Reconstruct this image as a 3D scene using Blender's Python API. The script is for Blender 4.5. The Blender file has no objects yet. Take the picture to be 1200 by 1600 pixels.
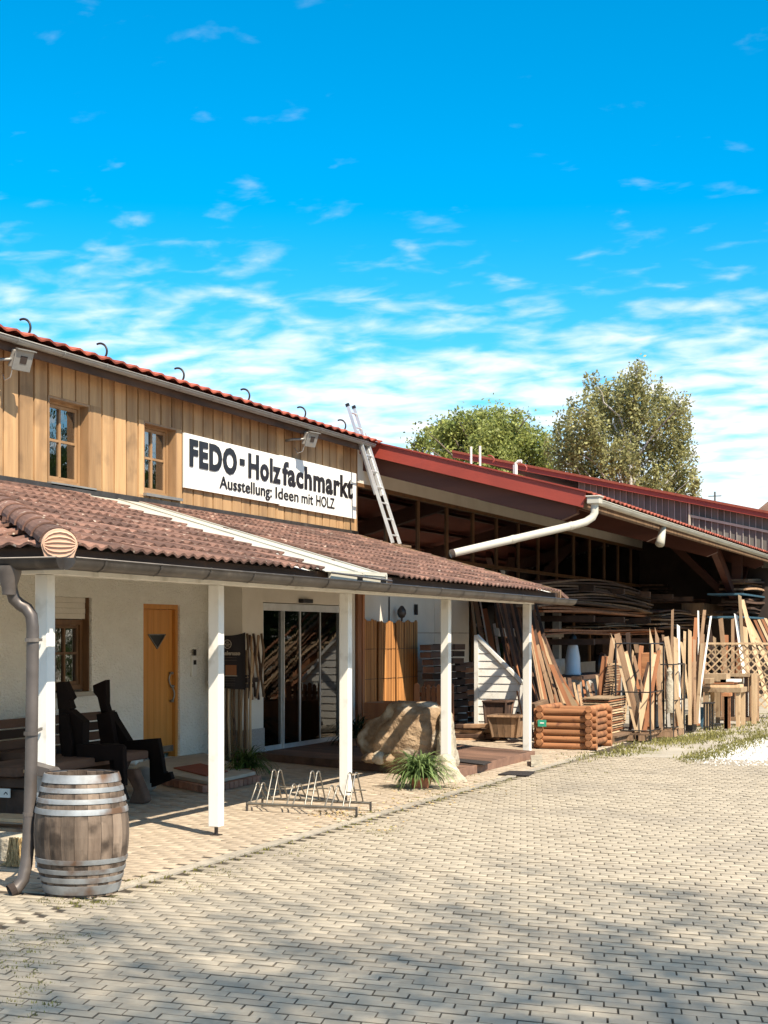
import bpy, math, random
import numpy as np
from mathutils import Vector, Matrix, noise
R = math.radians
rnd = random.Random(11)
sc = bpy.context.scene
COL = sc.collection

# ---------------------------------------------------------------- camera, sky, sun, exposure
F, EYE, HOR = 2400.0, 1.7, 991.0          # focal length and horizon, in pixels of the 1200 x 1600 photograph
TH = math.atan2(984.0, F); CS, SN = math.cos(TH), math.sin(TH)
cam_d = bpy.data.cameras.new('camera'); cam = bpy.data.objects.new('camera', cam_d); COL.objects.link(cam)
cam.location = (0, 0, EYE); cam.rotation_euler = (R(90), 0, TH)
cam_d.sensor_fit = 'HORIZONTAL'; cam_d.sensor_width = 36; cam_d.lens = 36 * F / 1200
cam_d.shift_y = (HOR - 800) / 1200; cam_d.clip_start = .1; cam_d.clip_end = 900
sc.camera = cam

SUN_EL, SUN_AZ_DIR = 49.0, (-.84, .54)    # light travels towards -X and +Y
world = bpy.data.worlds.new('World'); sc.world = world; world.use_nodes = True
W = world.node_tree; W.nodes.clear()
def wn(t, **k):
    n = W.nodes.new(t)
    for a, b in k.items(): setattr(n, a, b)
    return n
wo = wn('ShaderNodeOutputWorld'); bg = wn('ShaderNodeBackground'); bg.inputs['Strength'].default_value = .125
sky = wn('ShaderNodeTexSky', sky_type='NISHITA', sun_disc=False, sun_elevation=R(SUN_EL))
sky.sun_rotation = math.atan2(.84, -.54)  # azimuth of the sun itself, from +Y clockwise
sky.air_density = 1.0; sky.dust_density = .1; sky.ozone_density = 3.0; sky.altitude = 800
tc = wn('ShaderNodeTexCoord'); sep = wn('ShaderNodeSeparateXYZ')
W.links.new(tc.outputs['Generated'], sep.inputs[0])
hs = wn('ShaderNodeHueSaturation'); hs.inputs['Saturation'].default_value = 1.52; hs.inputs['Value'].default_value = .77; hs.inputs['Hue'].default_value = .484
W.links.new(sky.outputs[0], hs.inputs['Color'])
def math_n(op, a=None, b=None, va=0, vb=0):
    n = wn('ShaderNodeMath', operation=op)
    n.inputs[0].default_value = va; n.inputs[1].default_value = vb
    if a: W.links.new(a, n.inputs[0])
    if b: W.links.new(b, n.inputs[1])
    return n.outputs[0]
zp = math_n('MAXIMUM', sep.outputs['Z'], vb=0.0)
zz = math_n('ADD', zp, vb=.15)
px = math_n('DIVIDE', sep.outputs['X'], zz); py = math_n('DIVIDE', sep.outputs['Y'], zz)
cmb = wn('ShaderNodeCombineXYZ'); W.links.new(px, cmb.inputs[0]); W.links.new(py, cmb.inputs[1])
mpw = wn('ShaderNodeMapping'); mpw.inputs['Location'].default_value = (3.1, 1.7, 0); mpw.inputs['Rotation'].default_value = (0, 0, R(-38)); mpw.inputs['Scale'].default_value = (1.0, 1.35, 1)
W.links.new(cmb.outputs[0], mpw.inputs[0])
n1 = wn('ShaderNodeTexNoise'); n1.inputs['Scale'].default_value = 8.5; n1.inputs['Detail'].default_value = 8; n1.inputs['Roughness'].default_value = .5; n1.inputs['Distortion'].default_value = .25
n2 = wn('ShaderNodeTexNoise'); n2.inputs['Scale'].default_value = 1.0; n2.inputs['Detail'].default_value = 3
W.links.new(mpw.outputs[0], n1.inputs[0]); W.links.new(mpw.outputs[0], n2.inputs[0])
mr = wn('ShaderNodeMapRange'); mr.inputs['From Min'].default_value = .075; mr.inputs['From Max'].default_value = .30
mr.inputs['To Min'].default_value = .42; mr.inputs['To Max'].default_value = -.20
W.links.new(sep.outputs['Z'], mr.inputs[0])
mr2 = wn('ShaderNodeMapRange'); mr2.inputs['From Min'].default_value = .40; mr2.inputs['From Max'].default_value = .75  # cloud cover overhead, out of view, added to brighten the shade
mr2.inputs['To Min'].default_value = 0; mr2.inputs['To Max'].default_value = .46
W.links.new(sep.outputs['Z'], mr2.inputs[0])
big = math_n('MULTIPLY', math_n('SUBTRACT', n2.outputs[0], vb=.5), vb=.46)
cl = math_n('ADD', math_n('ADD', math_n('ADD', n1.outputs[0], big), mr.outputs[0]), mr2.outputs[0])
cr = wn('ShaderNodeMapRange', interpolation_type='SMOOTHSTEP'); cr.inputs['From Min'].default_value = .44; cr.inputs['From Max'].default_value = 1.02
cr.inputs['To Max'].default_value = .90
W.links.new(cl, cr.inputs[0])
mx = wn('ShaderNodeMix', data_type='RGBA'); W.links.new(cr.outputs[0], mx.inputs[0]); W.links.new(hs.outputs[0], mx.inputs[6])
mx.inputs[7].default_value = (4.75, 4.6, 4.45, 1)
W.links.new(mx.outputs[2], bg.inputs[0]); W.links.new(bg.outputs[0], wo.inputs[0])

sun_d = bpy.data.lights.new('sun', 'SUN'); sun_d.energy = 4.1; sun_d.angle = R(.5); sun_d.color = (1, .90, .75)
sun = bpy.data.objects.new('sun', sun_d); COL.objects.link(sun)
dirv = Vector((SUN_AZ_DIR[0], SUN_AZ_DIR[1], -math.tan(R(SUN_EL)) * math.hypot(*SUN_AZ_DIR)))
sun.rotation_euler = dirv.to_track_quat('-Z', 'Y').to_euler(); sun.location = (10, -8, 20)
sc.view_settings.view_transform = 'Standard'; sc.view_settings.look = 'None'
sc.view_settings.exposure = 1.18; sc.view_settings.gamma = 1.0; sc.view_settings.use_curve_mapping = False
sc.cycles.max_bounces = 8; sc.cycles.diffuse_bounces = 4; sc.cycles.transparent_max_bounces = 16
sc.cycles.use_denoising = True

# ---------------------------------------------------------------- materials
MATS = {}
def mat(name, c1, c2=None, scale=6, rough=.8, bump=0., bscale=None, metal=0., stretch=(1, 1, 1), var=.12, island=False,
        spots=None, spot_scale=8, spot_lo=.6, spot_hi=.7, spec=.4, detail=6, coat=0, bdist=.02, world_co=False):
    if name in MATS: return MATS[name]
    c2 = c2 or tuple(x * .65 for x in c1)
    m = bpy.data.materials.new(name); m.use_nodes = True; T = m.node_tree; N = T.nodes; L = T.links
    b = N['Principled BSDF']; b.inputs['Roughness'].default_value = rough; b.inputs['Metallic'].default_value = metal
    b.inputs['Specular IOR Level'].default_value = spec
    if coat: b.inputs['Coat Weight'].default_value = coat
    co = N.new('ShaderNodeTexCoord'); oi = N.new('ShaderNodeObjectInfo'); ge = N.new('ShaderNodeNewGeometry')
    sm = N.new('ShaderNodeMath'); sm.operation = 'MULTIPLY'; sm.inputs[1].default_value = 57.0
    L.new(oi.outputs['Random'], sm.inputs[0])
    va = N.new('ShaderNodeVectorMath'); va.operation = 'ADD'
    L.new(ge.outputs['Position'] if world_co else co.outputs['Object'], va.inputs[0])
    if not world_co: L.new(sm.outputs[0], va.inputs[1])
    mp = N.new('ShaderNodeMapping'); mp.inputs['Scale'].default_value = stretch; L.new(va.outputs[0], mp.inputs[0])
    nz = N.new('ShaderNodeTexNoise'); nz.inputs['Scale'].default_value = scale; nz.inputs['Detail'].default_value = detail; nz.inputs['Roughness'].default_value = .6
    L.new(mp.outputs[0], nz.inputs[0])
    rp = N.new('ShaderNodeValToRGB'); rp.color_ramp.elements[0].position = .32; rp.color_ramp.elements[1].position = .68
    rp.color_ramp.elements[0].color = (*c2, 1); rp.color_ramp.elements[1].color = (*c1, 1); L.new(nz.outputs[0], rp.inputs[0])
    out = rp.outputs[0]
    if spots:
        n3 = N.new('ShaderNodeTexNoise'); n3.inputs['Scale'].default_value = spot_scale; n3.inputs['Detail'].default_value = 4
        L.new(va.outputs[0], n3.inputs[0])
        m3 = N.new('ShaderNodeMapRange'); m3.inputs['From Min'].default_value = spot_lo; m3.inputs['From Max'].default_value = spot_hi; L.new(n3.outputs[0], m3.inputs[0])
        x = N.new('ShaderNodeMix'); x.data_type = 'RGBA'; x.inputs[7].default_value = (*spots, 1)
        L.new(m3.outputs[0], x.inputs[0]); L.new(out, x.inputs[6]); out = x.outputs[2]
    if var:
        h = N.new('ShaderNodeHueSaturation'); mv = N.new('ShaderNodeMapRange'); mv.inputs['To Min'].default_value = 1 - var * 1.6; mv.inputs['To Max'].default_value = 1 + var
        if island:
            ad = N.new('ShaderNodeMath'); ad.operation = 'ADD'; L.new(ge.outputs['Random Per Island'], ad.inputs[0]); L.new(oi.outputs['Random'], ad.inputs[1])
            fr = N.new('ShaderNodeMath'); fr.operation = 'FRACT'; L.new(ad.outputs[0], fr.inputs[0]); L.new(fr.outputs[0], mv.inputs[0])
        else: L.new(oi.outputs['Random'], mv.inputs[0])
        L.new(mv.outputs[0], h.inputs['Value']); L.new(out, h.inputs['Color']); out = h.outputs[0]
    L.new(out, b.inputs['Base Color'])
    if bump:
        nb = N.new('ShaderNodeTexNoise'); nb.inputs['Scale'].default_value = bscale or scale * 3; nb.inputs['Detail'].default_value = 5
        L.new(mp.outputs[0], nb.inputs[0]); bp = N.new('ShaderNodeBump'); bp.inputs['Strength'].default_value = bump; bp.inputs['Distance'].default_value = bdist
        L.new(nb.outputs[0], bp.inputs['Height']); L.new(bp.outputs[0], b.inputs['Normal'])
    MATS[name] = m; return m
def leaf_mat(name, c1, c2, trans=.45):
    m = mat(name, c1, c2, scale=1.5, rough=.55, var=.35, island=True, world_co=True)
    N = m.node_tree.nodes; L = m.node_tree.links; b = N['Principled BSDF']; o = N['Material Output']
    t = N.new('ShaderNodeBsdfTranslucent'); x = N.new('ShaderNodeMixShader'); x.inputs[0].default_value = trans
    src = b.inputs['Base Color'].links[0].from_socket; L.new(src, t.inputs[0]); L.new(b.outputs[0], x.inputs[1]); L.new(t.outputs[0], x.inputs[2]); L.new(x.outputs[0], o.inputs[0])
    return m
def glass_mat(name, tint, refl=.12, rough=.02):
    m = bpy.data.materials.new(name); m.use_nodes = True; T = m.node_tree; N = T.nodes; L = T.links; N.clear()
    o = N.new('ShaderNodeOutputMaterial'); tr = N.new('ShaderNodeBsdfTransparent'); tr.inputs[0].default_value = (*tint, 1)
    gl = N.new('ShaderNodeBsdfGlossy'); gl.inputs['Roughness'].default_value = rough; gl.inputs[0].default_value = (.9, .9, .9, 1)
    fr = N.new('ShaderNodeFresnel'); fr.inputs[0].default_value = 1.5
    ad = N.new('ShaderNodeMath'); ad.operation = 'ADD'; ad.inputs[1].default_value = refl; L.new(fr.outputs[0], ad.inputs[0])
    nz = N.new('ShaderNodeTexNoise'); nz.inputs['Scale'].default_value = 2.5; bp = N.new('ShaderNodeBump'); bp.inputs['Strength'].default_value = .012; bp.inputs['Distance'].default_value = .05
    L.new(nz.outputs[0], bp.inputs['Height']); L.new(bp.outputs[0], gl.inputs['Normal'])
    x = N.new('ShaderNodeMixShader'); L.new(ad.outputs[0], x.inputs[0]); L.new(tr.outputs[0], x.inputs[1]); L.new(gl.outputs[0], x.inputs[2]); L.new(x.outputs[0], o.inputs[0])
    MATS[name] = m; return m

G = dict(
 paver=mat('concrete_paver', (.42, .358, .268), (.34, .285, .208), scale=14, rough=.9, bump=.5, bscale=160, var=.07, island=True, spots=(.25, .215, .17), spot_scale=.8, spot_lo=.50, spot_hi=.85, world_co=True, bdist=.006),
 paver2=mat('verandah_paver', (.43, .345, .25), (.34, .27, .195), scale=12, rough=.9, bump=.3, bscale=140, var=.1, island=True, world_co=True, bdist=.004),
 stain=mat('dirty_arris', (.22, .185, .135), (.11, .09, .065), scale=4, rough=1, var=0, world_co=True),
 sand=mat('joint_sand', (.085, .065, .045), (.035, .027, .02), scale=5, rough=1, bump=.5, var=0, world_co=True),
 ground=mat('dusty_ground', (.42, .375, .30), (.29, .255, .20), scale=.9, rough=1, bump=.6, bscale=25, var=0, spots=(.20, .185, .09), spot_scale=1.3, spot_lo=.56, spot_hi=.68, world_co=True, detail=9),
 kerb=mat('kerb_concrete', (.42, .365, .285), scale=9, rough=.9, bump=.3, var=.1),
 gravel=mat('white_gravel', (.68, .66, .62), (.42, .40, .37), scale=20, rough=.95, var=.3, island=True, world_co=True),
 stucco=mat('cream_stucco', (.88, .84, .74), (.82, .775, .67), scale=3, rough=.95, bump=1.0, bscale=26, var=0, stretch=(1, 1, 1.6), bdist=.035),
 plaster=mat('smooth_cream_plaster', (.70, .64, .54), (.63, .57, .47), scale=2, rough=.9, bump=.2, bscale=30, var=0),
 dark_in=mat('dark_interior_wall', (.05, .035, .028), scale=3, rough=1, var=0),
 clad=mat('larch_cladding', (.50, .305, .145), (.30, .17, .078), scale=7, rough=.75, bump=.4, bscale=24, stretch=(1, 1, .07), var=.17, spots=(.20, .12, .06), spot_scale=2.2, spot_lo=.56, spot_hi=.78),
 frame=mat('oak_window_frame', (.36, .21, .10), (.25, .14, .065), scale=8, rough=.5, stretch=(1, 1, .2), var=.06),
 darkframe=mat('brown_window_frame', (.20, .10, .04), (.11, .055, .025), scale=8, rough=.5, stretch=(1, 1, .2), var=.06),
 door=mat('oak_door', (.66, .28, .055), (.50, .20, .035), scale=7, rough=.45, stretch=(1, 1.6, .10), var=.05),
 white=mat('white_painted_wood', (.80, .77, .70), (.70, .67, .60), scale=4, rough=.55, stretch=(1, 1, .15), var=.03, spots=(.44, .40, .33), spot_scale=4.5, spot_lo=.56, spot_hi=.8, bump=.1),
 tile=mat('weathered_roof_tile', (.225, .118, .082), (.12, .062, .045), scale=9, rough=.9, bump=.3, bscale=60, var=.3, island=True, spots=(.50, .40, .31), spot_scale=17, spot_lo=.64, spot_hi=.72),
 redtile=mat('red_clay_tile', (.42, .10, .055), (.27, .06, .035), scale=9, rough=.8, var=.25, island=True),
 redmetal=mat('red_painted_metal', (.31, .05, .032), (.24, .04, .026), scale=1.3, rough=.5, var=0, spots=(.22, .04, .03), spot_scale=3, spot_lo=.6, spot_hi=.8),
 zinc=mat('zinc_sheet', (.30, .29, .265), (.21, .205, .19), scale=3, rough=.45, metal=.35, var=.05, spots=(.3, .25, .2), spot_scale=5, spot_lo=.62, spot_hi=.75),
 flash=mat('pale_coated_sheet', (.50, .475, .40), (.40, .375, .31), scale=2, rough=.55, var=.04, spots=(.42, .38, .3), spot_scale=4, spot_lo=.6, spot_hi=.8),
 dzinc=mat('dark_weathered_zinc', (.105, .092, .082), (.055, .047, .042), scale=4, rough=.42, metal=.55, var=.05, spots=(.2, .17, .14), spot_scale=5, spot_lo=.6, spot_hi=.8),
 pipe=mat('brown_grey_downpipe', (.15, .125, .11), (.09, .075, .066), scale=4, rough=.45, metal=.4, var=.05, spots=(.26, .22, .18), spot_scale=5, spot_lo=.6, spot_hi=.8),
 cutout=mat('blackened_timber', (.012, .007, .006), (.006, .004, .003), scale=5, rough=.8, stretch=(1, 1, .2), var=.1, spec=.12),
 black=mat('black_metal', (.02, .017, .016), scale=4, rough=.45, var=0),
 steel=mat('galvanised_steel', (.30, .28, .24), (.18, .165, .14), scale=10, rough=.4, metal=.7, var=.05),
 alu=mat('aluminium', (.72, .72, .70), (.6, .6, .58), scale=6, rough=.4, metal=.6, var=.02),
 granite=mat('speckled_granite', (.42, .38, .33), (.22, .19, .17), scale=60, rough=.7, var=0),
 stave=mat('weathered_barrel_oak', (.27, .20, .145), (.07, .045, .03), scale=6, rough=.85, stretch=(1, 1, .15), var=.22, bump=.6, bscale=22, spots=(.045, .03, .02), spot_scale=5, spot_lo=.50, spot_hi=.64),
 hoop=mat('rusty_barrel_hoop', (.36, .375, .38), (.22, .22, .215), scale=7, rough=.6, metal=.4, var=.08, spots=(.15, .085, .05), spot_scale=4.2, spot_lo=.50, spot_hi=.66),
 deck=mat('red_brown_decking', (.23, .13, .085), (.12, .065, .045), scale=5, rough=.75, stretch=(.2, 1, 1), var=.32),
 pine=mat('pale_sawn_pine', (.60, .43, .26), (.44, .29, .16), scale=7, rough=.85, stretch=(1, 1, .12), var=.3, bump=.4, spots=(.28, .17, .09), spot_scale=5, spot_lo=.6, spot_hi=.72),
 plank=mat('weathered_plank', (.36, .225, .13), (.20, .12, .07), scale=7, rough=.9, stretch=(1, 1, .12), var=.38, bump=.5, spots=(.12, .07, .045), spot_scale=5, spot_lo=.58, spot_hi=.72),
 redplank=mat('reddish_plank', (.40, .17, .075), (.23, .09, .04), scale=5, rough=.8, stretch=(1, 1, .15), var=.25),
 dplank=mat('dark_sawn_board', (.13, .072, .046), (.05, .029, .02), scale=4, rough=.9, stretch=(1, .2, 1), var=.4),
 glulam=mat('red_brown_glulam', (.105, .036, .02), (.065, .022, .014), scale=4, rough=.6, stretch=(.15, 1, 1), var=.05),
 log=mat('orange_stained_log', (.42, .19, .08), (.22, .085, .035), scale=7, rough=.75, stretch=(.12, 1, 1), var=.22, bump=.5, bscale=20, spots=(.16, .06, .03), spot_scale=6, spot_lo=.62, spot_hi=.72),
 reed=mat('reed_canes', (.52, .235, .07), (.30, .12, .035), scale=9, rough=.7, stretch=(1, 1, .1), var=.35, island=True),
 stone=mat('brown_boulder', (.40, .28, .17), (.12, .07, .036), scale=3.5, rough=.9, bump=1, bscale=16, var=0, spots=(.46, .40, .31), spot_scale=2.6, spot_lo=.53, spot_hi=.66, bdist=.04),
 pstone=mat('pale_limestone', (.50, .44, .33), (.30, .25, .18), scale=5, rough=.9, bump=.9, bscale=18, var=.1, bdist=.03),
 terra=mat('terracotta', (.48, .20, .11), scale=6, rough=.8, var=.05),
 disc=mat('pale_terracotta', (.66, .43, .30), (.55, .33, .22), scale=6, rough=.8, var=.0),
 concrete=mat('grey_concrete', (.38, .35, .31), (.28, .26, .23), scale=4, rough=.9, bump=.2, var=.05),
 blue=mat('blue_sheet', (.06, .14, .20), scale=4, rough=.5, var=.1),
 poly=mat('cloudy_polycarbonate', (.185, .175, .15), (.11, .105, .09), scale=1.2, rough=.8, var=.16, spec=.1),
 bark=mat('grey_bark', (.20, .16, .12), (.10, .08, .06), scale=8, rough=1, stretch=(1, 1, .2), bump=.5, var=0),
 birch=mat('white_birch_bark', (.62, .60, .55), (.25, .22, .2), scale=6, rough=.9, stretch=(1, 1, 2), var=0),
 mat_=mat('dark_door_mat', (.035, .028, .025), scale=30, rough=1, bump=.5, var=0),
 redmat=mat('red_door_mat', (.30, .085, .045), scale=30, rough=1, bump=.4, var=0),
 brick=mat('red_brick', (.40, .20, .125), (.26, .12, .08), scale=12, rough=.9, var=.25),
 slab=mat('pale_stone_slab', (.48, .42, .33), (.37, .32, .25), scale=5, rough=.85, bump=.2, var=.05),
 signw=mat('white_sign_board', (.84, .81, .74), (.80, .77, .70), scale=2, rough=.45, var=.0, spots=(.66, .61, .52), spot_scale=3.2, spot_lo=.58, spot_hi=.8, stretch=(1, 1, .2)),
 signb=mat('black_sign_lettering', (.018, .016, .018), scale=2, rough=.4, var=0),
 banner=mat('black_banner_cloth', (.030, .026, .028), (.02, .018, .02), scale=3, rough=.8, var=0),
 print_=mat('pale_banner_print', (.60, .52, .42), scale=30, rough=.8, var=0),
 straw=mat('straw', (.50, .36, .17), (.32, .2, .08), scale=20, rough=.9, var=.3, island=True),
 light=mat('white_enamel', (.74, .78, .80), (.66, .70, .72), scale=3, rough=.3, var=.0),
 curtain=mat('white_net_curtain', (.62, .64, .66), (.5, .52, .55), scale=4, rough=.9, var=0, stretch=(1, 6, .3)),
 green=mat('green_label', (.05, .40, .25), scale=5, rough=.5, var=0),
 leafG=leaf_mat('grass_blade', (.105, .16, .035), (.05, .085, .02)),
 leafV=leaf_mat('variegated_blade', (.36, .42, .18), (.10, .19, .05)),
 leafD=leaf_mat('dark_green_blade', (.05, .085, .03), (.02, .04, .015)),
 leafM=leaf_mat('moss_green', (.34, .31, .10), (.20, .19, .055)),
 leafB=leaf_mat('birch_leaf', (.44, .42, .17), (.25, .245, .10)),
 leafT=leaf_mat('light_green_leaf', (.42, .43, .12), (.20, .25, .065)),
 leafS=leaf_mat('shade_tree_leaf', (.06, .10, .025), (.035, .06, .015)),
)
glass = glass_mat('window_glass', (.55, .60, .62), refl=.25)
dglass = glass_mat('dark_tinted_glass', (.22, .21, .20), refl=.0)

# ---------------------------------------------------------------- helpers
def at(u, v=HOR, X=None, Y=None, Z=None, D=None):
    a = (u - 600) / F; kx = a * CS - SN; ky = a * SN + CS
    if X is not None: d = X / kx
    elif Y is not None: d = Y / ky
    elif D is not None: d = D
    else: d = F * (EYE - Z) / (v - HOR)
    return Vector((kx * d, ky * d, EYE - (v - HOR) / F * d))
WO = {}                                     # world position of every object's origin
class MB:
    def __init__(s): s.v = []; s.f = []
    def add(s, vs, fs):
        n = len(s.v); s.v += [tuple(p) for p in vs]; s.f += [tuple(i + n for i in f) for f in fs]; return s
    def box(s, x0, x1, y0, y1, z0, z1):
        vs = [(x, y, z) for z in (z0, z1) for y in (y0, y1) for x in (x0, x1)]
        return s.add(vs, [(0, 2, 3, 1), (4, 5, 7, 6), (0, 1, 5, 4), (2, 6, 7, 3), (0, 4, 6, 2), (1, 3, 7, 5)])
    def beam(s, p0, p1, w, h, up=(0, 0, 1), w1=None, h1=None):
        p0, p1 = Vector(p0), Vector(p1); d = (p1 - p0).normalized(); up = Vector(up)
        a = d.cross(up)
        if a.length < 1e-4: a = d.cross(Vector((1, 0, 0)))
        a.normalize(); b = a.cross(d).normalized(); w1 = w if w1 is None else w1; h1 = h if h1 is None else h1
        vs = [p + a * (x * ww / 2) + b * (y * hh / 2) for p, ww, hh in ((p0, w, h), (p1, w1, h1)) for x, y in ((-1, -1), (1, -1), (1, 1), (-1, 1))]
        return s.add(vs, [(0, 1, 2, 3), (7, 6, 5, 4), (0, 4, 5, 1), (1, 5, 6, 2), (2, 6, 7, 3), (3, 7, 4, 0)])
    def tube(s, pts, r, n=8, cap=True, r1=None, close=False):
        pts = [Vector(p) for p in pts]; m = len(pts); vs = []; prev = None
        for i, p in enumerate(pts):
            d = (pts[min(i + 1, m - 1)] - pts[max(i - 1, 0)]).normalized()
            a = prev - d * prev.dot(d) if prev is not None else d.cross(Vector((0, 0, 1)) if abs(d.z) < .9 else Vector((1, 0, 0)))
            a.normalize(); prev = a; b = d.cross(a)
            rr = r if r1 is None else r + (r1 - r) * i / (m - 1)
            vs += [p + a * (rr * math.cos(2 * math.pi * k / n)) + b * (rr * math.sin(2 * math.pi * k / n)) for k in range(n)]
        fs = [(i * n + k, i * n + (k + 1) % n, (i + 1) * n + (k + 1) % n, (i + 1) * n + k) for i in range(m - 1) for k in range(n)]
        if cap: fs += [tuple(range(n))[::-1], tuple((m - 1) * n + k for k in range(n))]
        return s.add(vs, fs)
    def lathe(s, prof, c, n=20, a0=0, a1=2 * math.pi):
        c = Vector(c); full = abs(a1 - a0 - 2 * math.pi) < 1e-6; k = n if full else n + 1
        vs = [c + Vector((r * math.cos(a0 + (a1 - a0) * j / n), r * math.sin(a0 + (a1 - a0) * j / n), z)) for r, z in prof for j in range(k)]
        fs = [(i * k + j, i * k + (j + 1) % k, (i + 1) * k + (j + 1) % k, (i + 1) * k + j) for i in range(len(prof) - 1) for j in range(n)]
        return s.add(vs, fs)
    def prism(s, poly, ext):
        poly = [Vector(p) for p in poly]; e = Vector(ext); n = len(poly)
        return s.add(poly + [p + e for p in poly], [tuple(range(n))[::-1], tuple(range(n, 2 * n))] + [(i, (i + 1) % n, n + (i + 1) % n, n + i) for i in range(n)])
    def build(s, name, m, parent=None, smooth=False, kind=None, loc=None, bevel=0, label=None):
        me = bpy.data.meshes.new(name); w = WO[parent.name] if parent else Vector(loc or (0, 0, 0))
        me.from_pydata([(p[0] - w[0], p[1] - w[1], p[2] - w[2]) for p in s.v], [], s.f); me.validate()
        if smooth:
            me.polygons.foreach_set('use_smooth', [True] * len(me.polygons))
        me.materials.append(m if not isinstance(m, str) else G[m])
        o = bpy.data.objects.new(name, me); COL.objects.link(o)
        if parent: o.parent = parent; WO[o.name] = w
        else: o.location = w; WO[o.name] = w
        if smooth == 'auto':
            try: me.set_sharp_from_angle(angle=R(40))
            except Exception: pass
        if bevel:
            md = o.modifiers.new('bevel', 'BEVEL'); md.width = bevel; md.segments = 2; md.limit_method = 'ANGLE'
        if kind: o['kind'] = kind
        if label: o['label'] = label
        return o
def thing(name, label, cat, loc, group=None, kind=None):
    o = bpy.data.objects.new(name, None); COL.objects.link(o); o.location = loc; o.empty_display_size = .2
    WO[o.name] = Vector(loc); tag(o, label, cat, group)
    if kind: o['kind'] = kind
    return o
def tag(o, label, cat, group=None):
    o['label'] = label; o['category'] = cat
    if group: o['group'] = group
    if 'kind' not in o: o['kind'] = 'thing'
    return o
def inst(name, me, M, parent, label=None):                     # one more object on a shared mesh
    o = bpy.data.objects.new(name, me); COL.objects.link(o); w = WO[parent.name] if parent else Vector((0, 0, 0))
    o.parent = parent; o.matrix_basis = Matrix.Translation(-w) @ M; WO[o.name] = M.translation.copy()
    return o
def mesh_of(mb, name, m, smooth=False):
    me = bpy.data.meshes.new(name); me.from_pydata(mb.v, [], mb.f); me.validate()
    if smooth: me.polygons.foreach_set('use_smooth', [True] * len(me.polygons))
    me.materials.append(m if not isinstance(m, str) else G[m]); return me
def basis(o, x, y, z):
    m = Matrix((x, y, z)).transposed().to_4x4(); m.translation = Vector(o); return m
def raw(name, V, Fc, m, parent=None, kind=None, smooth=False):    # big numpy meshes, quads
    me = bpy.data.meshes.new(name); V = np.asarray(V, dtype=np.float32)
    w = WO[parent.name] if parent else Vector((0, 0, 0)); V = V - np.array(w, dtype=np.float32)
    Fc = np.asarray(Fc, dtype=np.int32); k = Fc.shape[1]
    me.vertices.add(len(V)); me.vertices.foreach_set('co', V.ravel()); me.loops.add(Fc.size); me.loops.foreach_set('vertex_index', Fc.ravel())
    me.polygons.add(len(Fc)); me.polygons.foreach_set('loop_start', np.arange(0, Fc.size, k, dtype=np.int32)); me.update(calc_edges=True)
    if smooth: me.polygons.foreach_set('use_smooth', [True] * len(me.polygons))
    me.materials.append(G[m] if isinstance(m, str) else m); o = bpy.data.objects.new(name, me); COL.objects.link(o)
    if parent: o.parent = parent
    WO[o.name] = w
    if kind: o['kind'] = kind
    return o
def wall_cells(mb, x0, x1, Y0, Y1, Z0, Z1, holes):
    ys = sorted({Y0, Y1, *[h[0] for h in holes], *[h[1] for h in holes]}); zs = sorted({Z0, Z1, *[h[2] for h in holes], *[h[3] for h in holes]})
    for a, b in zip(ys, ys[1:]):
        run = None
        for c_, d_ in zip(zs, zs[1:]):
            m_ = ((a + b) / 2, (c_ + d_) / 2); solid = not any(h[0] < m_[0] < h[1] and h[2] < m_[1] < h[3] for h in holes)
            if solid: mb.box(x0, x1, a, b, c_, d_)
    return mb
def text_mesh(txt, y0, y1, z0, height, X, heavy=0.0, face='+X'):
    """lettering facing +X that runs along +Y, fitted between y0 and y1; height = cap height"""
    cu = bpy.data.curves.new('lettering', 'FONT'); cu.body = txt; cu.size = 1; cu.offset = heavy; cu.extrude = .004; cu.resolution_u = 3; cu.space_character = 1 + heavy * 2.6
    ob = bpy.data.objects.new('tmp', cu); COL.objects.link(ob); dg = bpy.context.evaluated_depsgraph_get(); dg.update()
    me = bpy.data.meshes.new_from_object(ob.evaluated_get(dg)); vs = [v.co.copy() for v in me.vertices]; fs = [tuple(p.vertices) for p in me.polygons]
    bpy.data.objects.remove(ob); bpy.data.meshes.remove(me)
    xa = min(v.x for v in vs); xb = max(v.x for v in vs); k = (y1 - y0) / (xb - xa); kz = height / .73
    mb = MB(); mb.add([(X + v.z, y0 + (v.x - xa) * k, z0 + v.y * kz) for v in vs], fs); return mb
# ================================================================ THE GROUND
MB().add([(-260, -120, -.03), (180, -120, -.03), (180, 420, -.03), (-260, 420, -.03)], [(0, 1, 2, 3)]).build('ground', 'ground', kind='structure')
paving = MB().box(-5.5, 3.2, -2, 21.2, -.028, -.012).box(-14, -5.5, -2, 8.45, -.028, -.012).build('yard_paving', 'sand', kind='structure')
vfloor = MB().box(-10.3, -5.5, 8.45, 24.0, -.028, -.010).build('verandah_floor', 'sand', kind='structure')
PT = [(0, 1, 2, 3)] + [(4 + i, 4 + (i + 1) % 4, (i + 1) % 4, i) for i in range(4)] + [(8 + i, 8 + (i + 1) % 4, 4 + (i + 1) % 4, 4 + i) for i in range(4)]
def paver_vs(L, Pt, sk, g, ch, h, jit=0):
    def ring(i, z):
        x0, x1, y0, y1 = -L / 2 + g + i, L / 2 - g - i, -Pt / 2 + g + i, Pt / 2 - g - i
        return [(x0 - sk * y0 / Pt, y0, z), (x1 - sk * y0 / Pt, y0, z), (x1 - sk * y1 / Pt, y1, z), (x0 - sk * y1 / Pt, y1, z)]
    return np.array(ring(ch, h) + ring(0, h - ch * .9) + ring(0, -.02))
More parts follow.
